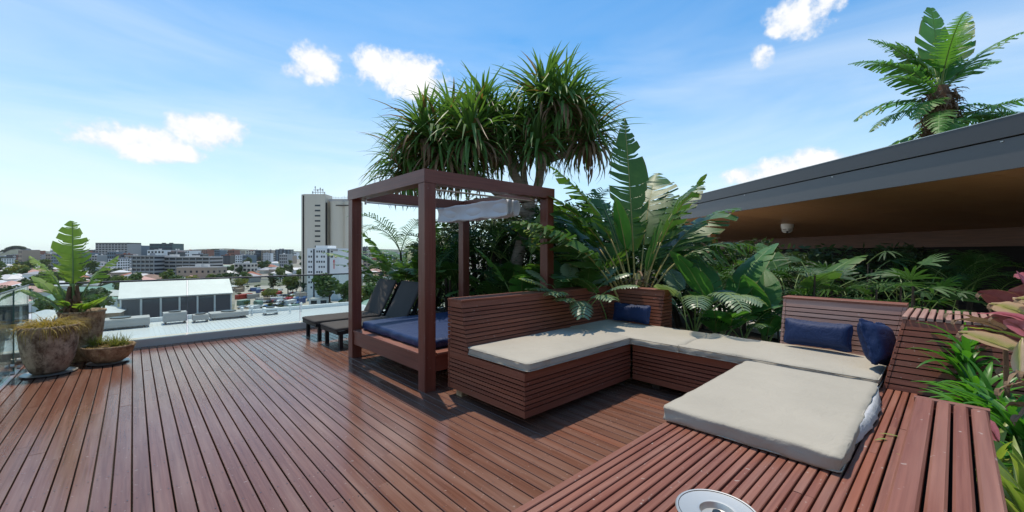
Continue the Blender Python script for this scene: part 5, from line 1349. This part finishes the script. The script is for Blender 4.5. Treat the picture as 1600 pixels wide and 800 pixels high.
block('apartment_block', 'red roofed flats below the pale far office', 'building', rot=-8, dep=18, wall='wall_tan', storeys=4, bays=5, roofm='roof_red', **pxb(566, 600, 406, 520))
block('low_building', 'red fronted shed at the end of the grey warehouse', 'building', rot=4, dep=10, wall='red_paint', storeys=1, bays=4, roofm='roof_white', wh=.3, winm='wall_white', parapet=.2, px=382, D=150, w_=8.5, h=3.6)
block('low_building', 'white roofed workshop on the wide street corner', 'building', rot=-20, dep=14, wall='wall_white', storeys=1, bays=3, roofm='roof_white', parapet=.2, px=478, D=133, w_=14, h=4.0)
block('low_building', 'grey store with flat roof beside the wide street', 'building', rot=-15, dep=16, wall='wall_grey', storeys=1, bays=4, roofm='roof_pale', parapet=.3, px=520, D=150, w_=18, h=3.6)
block('low_building', 'small white kiosk building in the car park', 'building', rot=12, dep=6, wall='wall_white', storeys=1, bays=2, roofm='roof_white', parapet=.2, px=498, D=205, w_=9, h=3.5)
block('apartment_block', 'pale gabled flats behind the parked cars', 'building', rot=0, dep=12, wall='wall_cream', storeys=3, bays=4, roofm='roof_pale', **pxb(366, 392, 412, 460))
# anonymous far skyline blocks, each its own
adj = ['low', 'squat', 'stepped', 'slim', 'broad', 'plain']; places = ['beyond the hillside houses', 'past the far trees', 'behind the long office', 'near the rise with trees', 'in the distance before the silos', 'far behind the daybed']
cols = [('wall_white', 'white'), ('wall_cream', 'cream'), ('wall_grey', 'grey'), ('wall_tan', 'tan'), ('wall_blue_grey', 'blue grey'), ('glass_dark', 'dark glass'), ('wall_brick', 'brick')]
k = 0
for px in list(range(4, 462, 6))+[575, 590, 604, 616, 628]:
    q = 2 if px < 150 else 0 if px < 290 else 1
    D = random.uniform(700, 2000); cw = cols[(k*5+px) % 7]; wdp = random.uniform(7, 15)
    top = random.uniform(390.5, 400)
    block('city_building', f'{adj[k % 6]} {cw[1]} block {places[min(5, int(px/110)) if px < 560 else 5]}', 'building', px=px+random.uniform(-3, 3), D=D, w_=wdp/641*D, dep=25, h=max(9, hgt(top, D)), wall=cw[0], rot=random.uniform(-20, 20), storeys=random.choice((3, 4, 5)), bays=random.choice((3, 4)), frontonly=True, group='distant city blocks', roofm=random.choice(('roof_grey', 'roof_pale', 'roof_red')))
    k += 1
# suburb houses: hipped roofs
def house(px, D, w_, dep, hw, hr, wall, roofm, rot, label):
    t = thing('house', label, 'house', gp(px, D), face_cam(px, rot), 'suburban houses between the trees')
    b = MB(); b.box(-w_/2, w_/2, 0, dep, 0, hw, ax=2); b.build('walls', wall, t)
    o_ = .7; r_ = min(w_, dep)/2*.95
    b = MB(); A = [(-w_/2-o_, -o_, hw-.1), (w_/2+o_, -o_, hw-.1), (w_/2+o_, dep+o_, hw-.1), (-w_/2-o_, dep+o_, hw-.1)]
    rdg = [(-w_/2+r_, dep/2, hw+hr), (w_/2-r_, dep/2, hw+hr)] if w_ >= dep else [(0, r_, hw+hr), (0, dep-r_, hw+hr)]
    vs = [(x, y, z+.02) for x, y, z in A]+rdg
    if w_ >= dep: fs = [(0, 1, 5, 4), (1, 2, 5), (2, 3, 4, 5), (3, 0, 4), (3, 2, 1, 0)]
    else: fs = [(0, 1, 4), (1, 2, 5, 4), (2, 3, 5), (3, 0, 4, 5), (3, 2, 1, 0)]
    b.mesh_(vs, fs); b.build('roof', roofm, t)
    for i in range(3 if D < 420 else 0):
        b = MB(); x = -w_/2+w_*(i+.5)/3; b.box(x-.6, x+.6, -.08, -.004, 1.0, 2.2); b.build('window' if i != 1 else 'door', 'window_dark', t)
rc = [('roof_pale', 'pale'), ('roof_red', 'red'), ('roof_green', 'green'), ('roof_grey', 'grey'), ('roof_white', 'white'), ('roof_brown', 'brown'), ('roof_pink', 'pinkish'), ('roof_pale', 'pale'), ('roof_white', 'white')]
wc = [('wall_white', 'white'), ('wall_cream', 'cream'), ('wall_tan', 'tan'), ('wall_grey', 'grey')]
sizes = [(11, 'small'), (14, 'mid sized'), (19, 'long')]
zones = [(-15, 60, 'by the deck corner'), (60, 135, 'behind the potted plant'), (135, 188, 'beside the warehouse end'), (188, 345, 'above the warehouse roof'), (345, 430, 'past the car park'), (430, 500, 'near the silos'), (545, 680, 'behind the loungers')]
spots = []
tries = 0
while len(spots) < 150 and tries < 6000:
    tries += 1; D = random.choice((random.uniform(125, 260), random.uniform(220, 520), random.uniform(400, 850))); px = random.uniform(-25, 680)
    if 150 < px < 372 and D < 240: continue
    if 340 < px < 580 and D < 345: continue
    if 200 < px < 345 and 360 < D < 450: continue
    p = gp(px, D)
    if any((p-q).length < 17 for q, _, _ in spots): continue
    spots.append((p, px, D))
# a few placed to match: green roofs behind the pots
fixed = [(100, 185, 26, 12, 4.5, 3.4, 'wall_white', 'roof_green', 12), (125, 225, 22, 11, 4.5, 3, 'wall_cream', 'roof_green', 15), (168, 215, 13, 10, 4, 2.5, 'wall_cream', 'roof_pale', 10), (35, 235, 20, 12, 4, 3, 'wall_white', 'roof_pink', 8), (20, 260, 18, 12, 4, 3, 'wall_white', 'roof_white', -12), (85, 280, 24, 12, 4, 3, 'wall_white', 'roof_white', 8), (168, 260, 16, 10, 4, 3, 'wall_cream', 'roof_green', -8)]
spots = [s_ for s_ in spots if all((gp(f_[0], f_[1])-s_[0]).length > 22 for f_ in fixed)]
cn_ = {v: k for k, v in [('pale', 'roof_pale'), ('red', 'roof_red'), ('green', 'roof_green'), ('grey', 'roof_grey'), ('white', 'roof_white'), ('brown', 'roof_brown'), ('pinkish', 'roof_pink')]}
for i, f_ in enumerate(fixed): house(*f_, 'large %s roofed house %s' % (cn_[f_[7]], ['behind the split leaved potted plant', 'just past the green roof behind the pots', 'close to the warehouse end', 'down by the deck corner', 'at the edge of the view by the glass corner', 'beyond the potted plant leaves', 'between trees near the warehouse'][i]))
for i, (p, px, D) in enumerate(spots):
    ro = rc[(i*7+int(px)) % len(rc)]; wa = wc[(i*3+int(D)) % 4]; sz = sizes[i % 3]
    zn = next((z[2] for z in zones if z[0] <= px < z[1]), 'among the trees')
    dd = 'close' if D < 220 else 'halfway out' if D < 450 else 'far out'
    house(px, D, sz[0], 10+i % 4, 3.2+(i % 3)*1.2, 2.4+(i % 2), wa[0], ro[0], random.uniform(-35, 35), f'{sz[1]} {wa[1]} house with {ro[1]} roof {dd} {zn}')
# trees of the city: a few meshes shared by many trees
def tree_mesh(seed, rx, rz, n, m, ls):
    random.seed(seed); b = MB(); lobes = [(Vector((random.uniform(-.5, .5)*rx, random.uniform(-.5, .5)*rx, rz*(1.0+random.uniform(-.1, .7)))), random.uniform(.4, .65)) for _ in range(7)]
    for i in range(n):
        c, s_ = lobes[i % 7]; d = Vector((random.gauss(0, 1), random.gauss(0, 1), random.gauss(0, 1))).normalized(); q = c+Vector((d.x*rx*s_, d.y*rx*s_, d.z*rz*s_*.8))*random.uniform(.55, 1.05)
        a = (d+Vector((random.gauss(0, .6), random.gauss(0, .6), random.gauss(0, .6)))).normalized(); u = a.cross(Vector((0, 0, 1))).normalized(); v = a.cross(u)
        l = ls*random.uniform(.6, 1.3); b.mesh_([q+u*l, q+v*l*.6, q-u*l, q-v*l*.6], [(0, 1, 2, 3)])
    cr = b.build('crown', m, None)
    b = MB(); b.tube([(0, 0, 0), (0, 0, rz*.9)], [.28, .16], 6)
    for k in range(4): a = k*1.6; b.tube([(0, 0, rz*.5), (math.cos(a)*rx*.4, math.sin(a)*rx*.4, rz*1.2)], [.14, .06], 5)
    tk = b.build('trunk', 'trunk_dark', None); return cr.data, tk.data, cr, tk
kinds = [tree_mesh(1, 4.0, 4.2, 420, 'tree_leaf', .75), tree_mesh(2, 4.6, 3.6, 420, 'tree_leaf_dark', .8), tree_mesh(3, 3.4, 4.6, 380, 'tree_leaf', .7), tree_mesh(4, 3.6, 3.0, 360, 'tree_leaf_yellow', .7), tree_mesh(5, 2.8, 5.2, 360, 'tree_leaf_dark', .65)]
for k_ in kinds:
    for o in k_[2:]: bpy.data.objects.remove(o)
kn = ['spreading green', 'broad dark', 'tall green', 'yellow green', 'narrow dark']
random.seed(600)
def city_tree(px, D, kd, s_, label):
    t = thing('city_tree', label, 'tree', gp(px, D), random.random()*6, 'trees of the city below')
    t.scale = (s_, s_, s_)
    for nm, me in (('crown', kinds[kd][0]), ('trunk', kinds[kd][1])):
        o = bpy.data.objects.new(nm, me); C.objects.link(o); o.parent = t
for px, D, kd, s_, lb in [(515, 205, 0, 1.9, 'big spreading green tree in front of the storage building'), (505, 212, 2, 1.3, 'green tree touching the foot of the storage building'), (538, 200, 0, 1.5, 'rounded green tree beside the daybed post'), (580, 190, 3, 1.8, 'large yellow green tree behind the loungers'),
        (378, 300, 3, 1.3, 'yellow green tree at the far side of the car park'), (450, 260, 0, 1.4, 'green tree standing beside the silos and car park'), (463, 265, 1, 1.2, 'dark tree at the foot of the silo'), (425, 235, 3, 1.0, 'small yellow green tree among the parked cars'), (418, 240, 3, .8, 'yellow green bush like tree in the parking rows'),
        (112, 500, 3, 2.2, 'wide yellow green tree on the slope behind the potted plant'), (95, 300, 1, 1.5, 'dark tree beyond the pots'), (30, 430, 3, 2.4, 'broad olive tree near the deck corner'), (150, 210, 0, 1.0, 'bushy green tree near the green roofs'), (140, 500, 0, 2.0, 'green tree mass below the apartments')]:
    city_tree(px, D, kd, s_, lb)
n_t = 0; tries = 0
while n_t < 255 and tries < 9000:
    tries += 1; D = random.choice((random.uniform(130, 300), random.uniform(260, 560), random.uniform(450, 1500))); px = random.uniform(-25, 690)
    if 184 < px < 368 and D < 215: continue
    if 345 < px < 575 and D < 330 and random.random() < .93: continue
    if 460 < px < 548 and 215 < D < 300: continue
    if 200 < px < 345 and 345 < D < 450: continue
    p = gp(px, D)
    if any((p-q).length < 8.5 for q, _, _ in spots): continue
    kd = random.choice((0, 0, 1, 1, 2, 3, 4)); zn = next((z[2] for z in zones if z[0] <= px < z[1]), 'among the roofs')
    dd = 'close' if D < 220 else 'halfway out' if D < 450 else 'far out' if D < 900 else 'on the skyline'
    city_tree(px, D, kd, random.uniform(.8, 1.5)*(1.0 if D < 500 else 1.5), f'{kn[kd]} tree {dd} {zn}'); n_t += 1
# parked cars
def car_meshes():
    b = MB(); prof = [(-2.15, .35), (2.15, .35), (2.2, .75), (1.3, .9), (.75, 1.4), (-1.0, 1.42), (-1.75, .95), (-2.2, .85)]
    n = len(prof); vs = [(x, -.85 if z < 1 else -.68, z) for x, z in prof]+[(x, .85 if z < 1 else .68, z) for x, z in prof]
    b.mesh_(vs, [tuple(range(n)), tuple(range(n, 2*n))[::-1]]+[(i, n+i, n+(i+1) % n, (i+1) % n) for i in range(n)])
    body = b
    g = MB(); g.hexa([(-1.6, -.80, .93), (1.15, -.80, .93), (1.15, .80, .93), (-1.6, .80, .93), (-1.02, -.70, 1.38), (.72, -.70, 1.38), (.72, .70, 1.38), (-1.02, .70, 1.38)])
    w4 = []
    for x in (-1.35, 1.35):
        for y in (-.88, .70): w_ = MB(); w_.tube([(x, y, .33), (x, y+.18, .33)], .33, 10); w4.append(w_)
    return body, g, w4
body, gl, w4 = car_meshes()
protos = {}
for cm in ('car_white', 'car_dark', 'car_red', 'car_blue', 'car_silver'):
    o = body.build('body', cm, None); protos[cm] = o.data; bpy.data.objects.remove(o)
o = gl.build('windows', 'window_dark', None); gme = o.data; bpy.data.objects.remove(o)
wme = []
for w_ in w4: o = w_.build('wheel', 'tyre', None); wme.append(o.data); bpy.data.objects.remove(o)
def car(p, rz, cm, label):
    t = thing('parked_car', label, 'car', p, rz, 'cars parked in the yards below')
    for nm, me in [('body', protos[cm]), ('windows', gme)]+[('wheel', m_) for m_ in wme]:
        o = bpy.data.objects.new(nm, me); C.objects.link(o); o.parent = t
cnm = {'car_white': 'white', 'car_dark': 'black', 'car_red': 'red', 'car_blue': 'blue', 'car_silver': 'silver'}
random.seed(700)
rows = [(372, 400, 172, 8, 'in the row beside the warehouse'), (400, 470, 215, 14, 'in the front row of the car park'), (405, 480, 228, 14, 'in the second row of the car park'), (415, 500, 246, 13, 'in the third row of the car park'), (430, 505, 262, 10, 'in the row below the silos'), (375, 430, 195, 8, 'in the loose row by the yellow tree'), (480, 535, 196, 8, 'along the wide street'), (372, 440, 158, 7, 'behind the red fronted shed'), (440, 500, 184, 9, 'in the row before the white kiosk'), (390, 440, 282, 9, 'in the far row by the yellow green tree'), (432, 470, 207, 7, 'in the short middle row'), (470, 540, 165, 9, 'along the kerb of the grey store')]
for x0, x1, D, n, where in rows:
    for i in range(n):
        if random.random() < .15: continue
        cm = random.choice(('car_white', 'car_white', 'car_dark', 'car_silver', 'car_dark', 'car_red', 'car_blue'))
        q_ = 'first half' if i < n/2 else 'second half'
        car(gp(x0+(x1-x0)*(i+.5)/n, D+random.uniform(-1, 1)+i*.7)+Vector((0, 0, .03)), R(-YAW+random.choice((75, 82, 255))), cm, f'{cnm[cm]} car parked {where}')
random.seed(740)
def container(px, D, rz, m, label):
    t = thing('shipping_container', label, 'container', gp(px, D, .03), R(rz), 'containers stored in the yard')
    b = MB(); b.box(-3, 3, -1.2, 1.2, 0, 2.5)
    for k in range(24):
        for y in (-1.2, 1.2): b.box(-2.9+k*.245, -2.9+k*.245+.12, y-.04, y+.04, .1, 2.4, ax=2)
    b.build('body', m, t)
    b = MB(); b.box(3.004, 3.06, -1.1, -.03, .1, 2.4); b.build('door', m, t); b = MB(); b.box(3.004, 3.06, .03, 1.1, .1, 2.4); b.build('door', m, t)
cc = [('car_blue', 'blue'), ('red_paint', 'red'), ('roof_green', 'green'), ('wall_tan', 'tan'), ('wall_white', 'white'), ('wall_grey', 'grey')]
for i in range(20):
    m_, nm_ = cc[i % 6]; container(random.uniform(372, 470), random.uniform(155, 300), random.uniform(0, 180), m_, nm_+' container in the yard past the warehouse')
for i in range(46):
    px, D = random.uniform(366, 548), random.uniform(150, 335)
    t = thing('yard_bush', 'low green bush in the yard past the warehouse', 'bush', gp(px, D), random.random()*6, 'bushes dotted round the yard'); t.scale = (.35, .35, .28)
    kd = random.choice((0, 1, 3))
    for nm, me in (('crown', kinds[kd][0]), ('trunk', kinds[kd][1])):
        o = bpy.data.objects.new(nm, me); C.objects.link(o); o.parent = t
# hills and distant ridge
def ridge(name, D, x0, x1, prof, m, label, dep=600):
    a_ = R(YAW); n = 60; b = MB(); vs = []
    for i in range(n+1):
        px = x0+(x1-x0)*i/n
        hh = hgt(prof(px), D)+noise.noise(Vector((px*.11, D, 0)))*3*D/2500
        for j, (dd, q) in enumerate(((-.12*D, 0), (-.05*D, .6), (0, 1.0), (.10*D, .8), (.3*D, 0))):
            p = gp(px, D+dd); p.z = GZ+max(.5, hh*q)-1*(q == 0)*2; vs.append(p)
    b.mesh_(vs, [(i*5+j, (i+1)*5+j, (i+1)*5+j+1, i*5+j+1) for i in range(n) for j in range(4)])
    tag(b.build(name, m, None, smooth=True), label, None, None, 'structure')
g_ = lambda x, c, w_: math.exp(-((x-c)/w_)**2)
ridge('hills', 4200, -300, 2000, lambda x: 391.5-2.5*g_(x, 330, 60)-1.5*g_(x, 600, 80)+1.2*math.sin(x*.03), 'hill_green', 'low wooded hills along the horizon')
ridge('hill', 1900, -60, 130, lambda x: 401-14*g_(x, 26, 24)-4*g_(x, 75, 25), 'hill_green', 'dark wooded hill behind the deck corner')
ridge('hill', 1700, 270, 420, lambda x: 401-9*g_(x, 337, 22), 'hill_green', 'tree covered rise on the skyline')
for i in range(34):
    px = random.choice((random.gauss(337, 14), random.gauss(26, 14))); D = 1690 if px > 200 else 1890
    top = (401-9*g_(px, 337, 22)) if px > 200 else (401-14*g_(px, 26, 24)-4*g_(px, 75, 25))
    t = thing('city_tree', 'dark tree on the crest of the %s' % ('rise beyond the long office' if px > 200 else 'wooded hill by the deck corner'), 'tree', gp(px, D-5, hgt(top, D)-6), random.random()*6, 'trees along the hill crests'); t.scale = (3, 3, 2.2)
    for nm, me in (('crown', kinds[1][0]), ('trunk', kinds[1][1])):
        o = bpy.data.objects.new(nm, me); C.objects.link(o); o.parent = t

# --- white metal roof of the wing just below the deck
wg = thing('lower_wing', 'white metal roofed wing just below the deck edge', 'building', (0, 0, 0))
b = MB(); b.box(-16, 16, 9.6, 39, GZ, -3.62); b.build('walls', 'wall_grey', wg)
b = MB(); b.box(-16.3, 16.3, 9.4, 39.3, -3.6, -3.5); rf = b.build('roof', 'roof_white', wg)
b = MB()
for k in range(128): x = -16+k*.25; b.box(x, x+.02, 9.5, 39.2, -3.499, -3.482, ax=1)
b.build('standing_seams', 'roof_white', rf)
b = MB(); b.box(-16.3, 16.3, 39.31, 39.6, -3.9, -3.2); b.build('gutter', 'wall_white', wg)
b = MB(); b.box(-16.2, 16.2, 24, 24.35, -3.45, -3.2); b.build('parapet', 'wall_white', wg)
def hvac(x, y, w_, d_, h_, lbl, m='wall_white'):
    t = thing('rooftop_unit', lbl, 'air conditioner', (x, y, -3.45))
    b = MB(); b.box(-w_/2, w_/2, -d_/2, d_/2, .12, h_); b.build('casing', m, t)
    b = MB(); b.lathe([(0, h_+.005), (min(w_, d_)*.35, h_+.005), (min(w_, d_)*.35, h_+.08), (0, h_+.05)], n=16); b.build('fan', 'steel_dark', t)
    b = MB(); b.box(-w_/2+.1, w_/2-.1, -d_/2-.02, -d_/2-.004, .25, h_-.15); b.build('grille', 'wall_grey', t)
    for sx in (-1, 1): b = MB(); b.box(sx*w_*.4-.05, sx*w_*.4+.05, -d_/2, d_/2, 0, .118); b.build('foot', 'steel_dark', t)
hvac(-4.6, 33.5, 1.5, 1.2, 1.35, 'tall pale rooftop unit beside the warehouse end', 'concrete')
hvac(-.6, 37.6, 2.9, 1.5, .62, 'long low silver rooftop unit on the white roof edge', 'wall_grey')
hvac(2.2, 37.7, 1.3, 1.0, .75, 'small boxy grey rooftop unit between the silver and the flat one', 'concrete')
hvac(3.6, 37.2, .9, .9, .5, 'lowest cube shaped rooftop unit near the long silver one', 'wall_grey')
hvac(5.4, 37.9, 2.4, 1.4, .45, 'small flat rooftop unit beside the long silver one', 'wall_grey')
hvac(8.2, 37.8, 1.0, .9, .5, 'cube shaped white rooftop unit near the red shed')
for k, (x, y) in enumerate(((6.3, 38), (7.0, 38.2), (9.6, 37.6), (10.6, 38.1))):
    b = MB(); b.tube([(0, 0, 0), (0, 0, .5+.1*(k % 2))], .07, 10); b.lathe([(0, .72), (.12, .64), (.12, .55), (0, .55)], n=12)
    tag(b.build('vent_pipe', 'wall_white', None, loc=(x, y, -3.45)), ['stubby', 'taller', 'lone', 'end'][k]+' white vent pipe on the roof of the lower wing', 'vent pipe', 'vent pipes on the lower roof')

# ------------------------------------------------------------------ repeats that look alike are told apart by their order across the view
def screen_x(o):
    v = o.matrix_world.translation if False else Vector(o.location)
    a = R(YAW); d = v.x*math.sin(a)+v.y*math.cos(a); r = v.x*math.cos(a)-v.y*math.sin(a)
    return r/max(d, .1)
ORD = ['leftmost', 'second', 'third', 'fourth', 'fifth', 'sixth', 'seventh', 'eighth', 'ninth', 'tenth', 'eleventh', 'twelfth', 'thirteenth', 'fourteenth', 'fifteenth', 'sixteenth', 'seventeenth', 'eighteenth', 'nineteenth', 'twentieth', 'twenty-first', 'twenty-second', 'twenty-third', 'twenty-fourth']
ORD += ['%d%s' % (i, 'st' if i % 10 == 1 else 'nd' if i % 10 == 2 else 'rd' if i % 10 == 3 else 'th') for i in range(25, 80)]
by = {}
for o in sc.objects:
    if o.parent is None and o.get('label'): by.setdefault(o['label'], []).append(o)
for lb, os_ in by.items():
    if len(os_) > 1:
        os_.sort(key=screen_x)
        for i, o in enumerate(os_): o['label'] = ('leftmost ' if i == 0 else ORD[min(i, len(ORD)-1)]+' from left, ')+lb

# ------------------------------------------------------------------ thin summer haze
hz_me = bpy.data.meshes.new('haze'); X_ = 7000; z0_, z1_ = GZ-2.5, 62
hz_me.from_pydata([(-X_, -X_, z0_), (X_, -X_, z0_), (X_, X_, z0_), (-X_, X_, z0_), (-X_, -X_, z1_), (X_, -X_, z1_), (X_, X_, z1_), (-X_, X_, z1_)], [], [(3, 2, 1, 0), (4, 5, 6, 7), (0, 1, 5, 4), (1, 2, 6, 5), (2, 3, 7, 6), (3, 0, 4, 7)])
hz = bpy.data.objects.new('haze', hz_me); C.objects.link(hz); tag(hz, 'thin pale haze softening the far city', None, None, 'stuff')
hm = bpy.data.materials.new('haze_air'); hm.use_nodes = True; hn = NT(hm.node_tree); hm.node_tree.nodes.clear()
pv_ = hn.add('ShaderNodeVolumePrincipled', {'Color': (.97, .98, 1.0, 1), 'Density': 0.00003, 'Anisotropy': .2}); ho = hn.add('ShaderNodeOutputMaterial', {'Volume': pv_.outputs[0]})
hz_me.materials.append(hm)
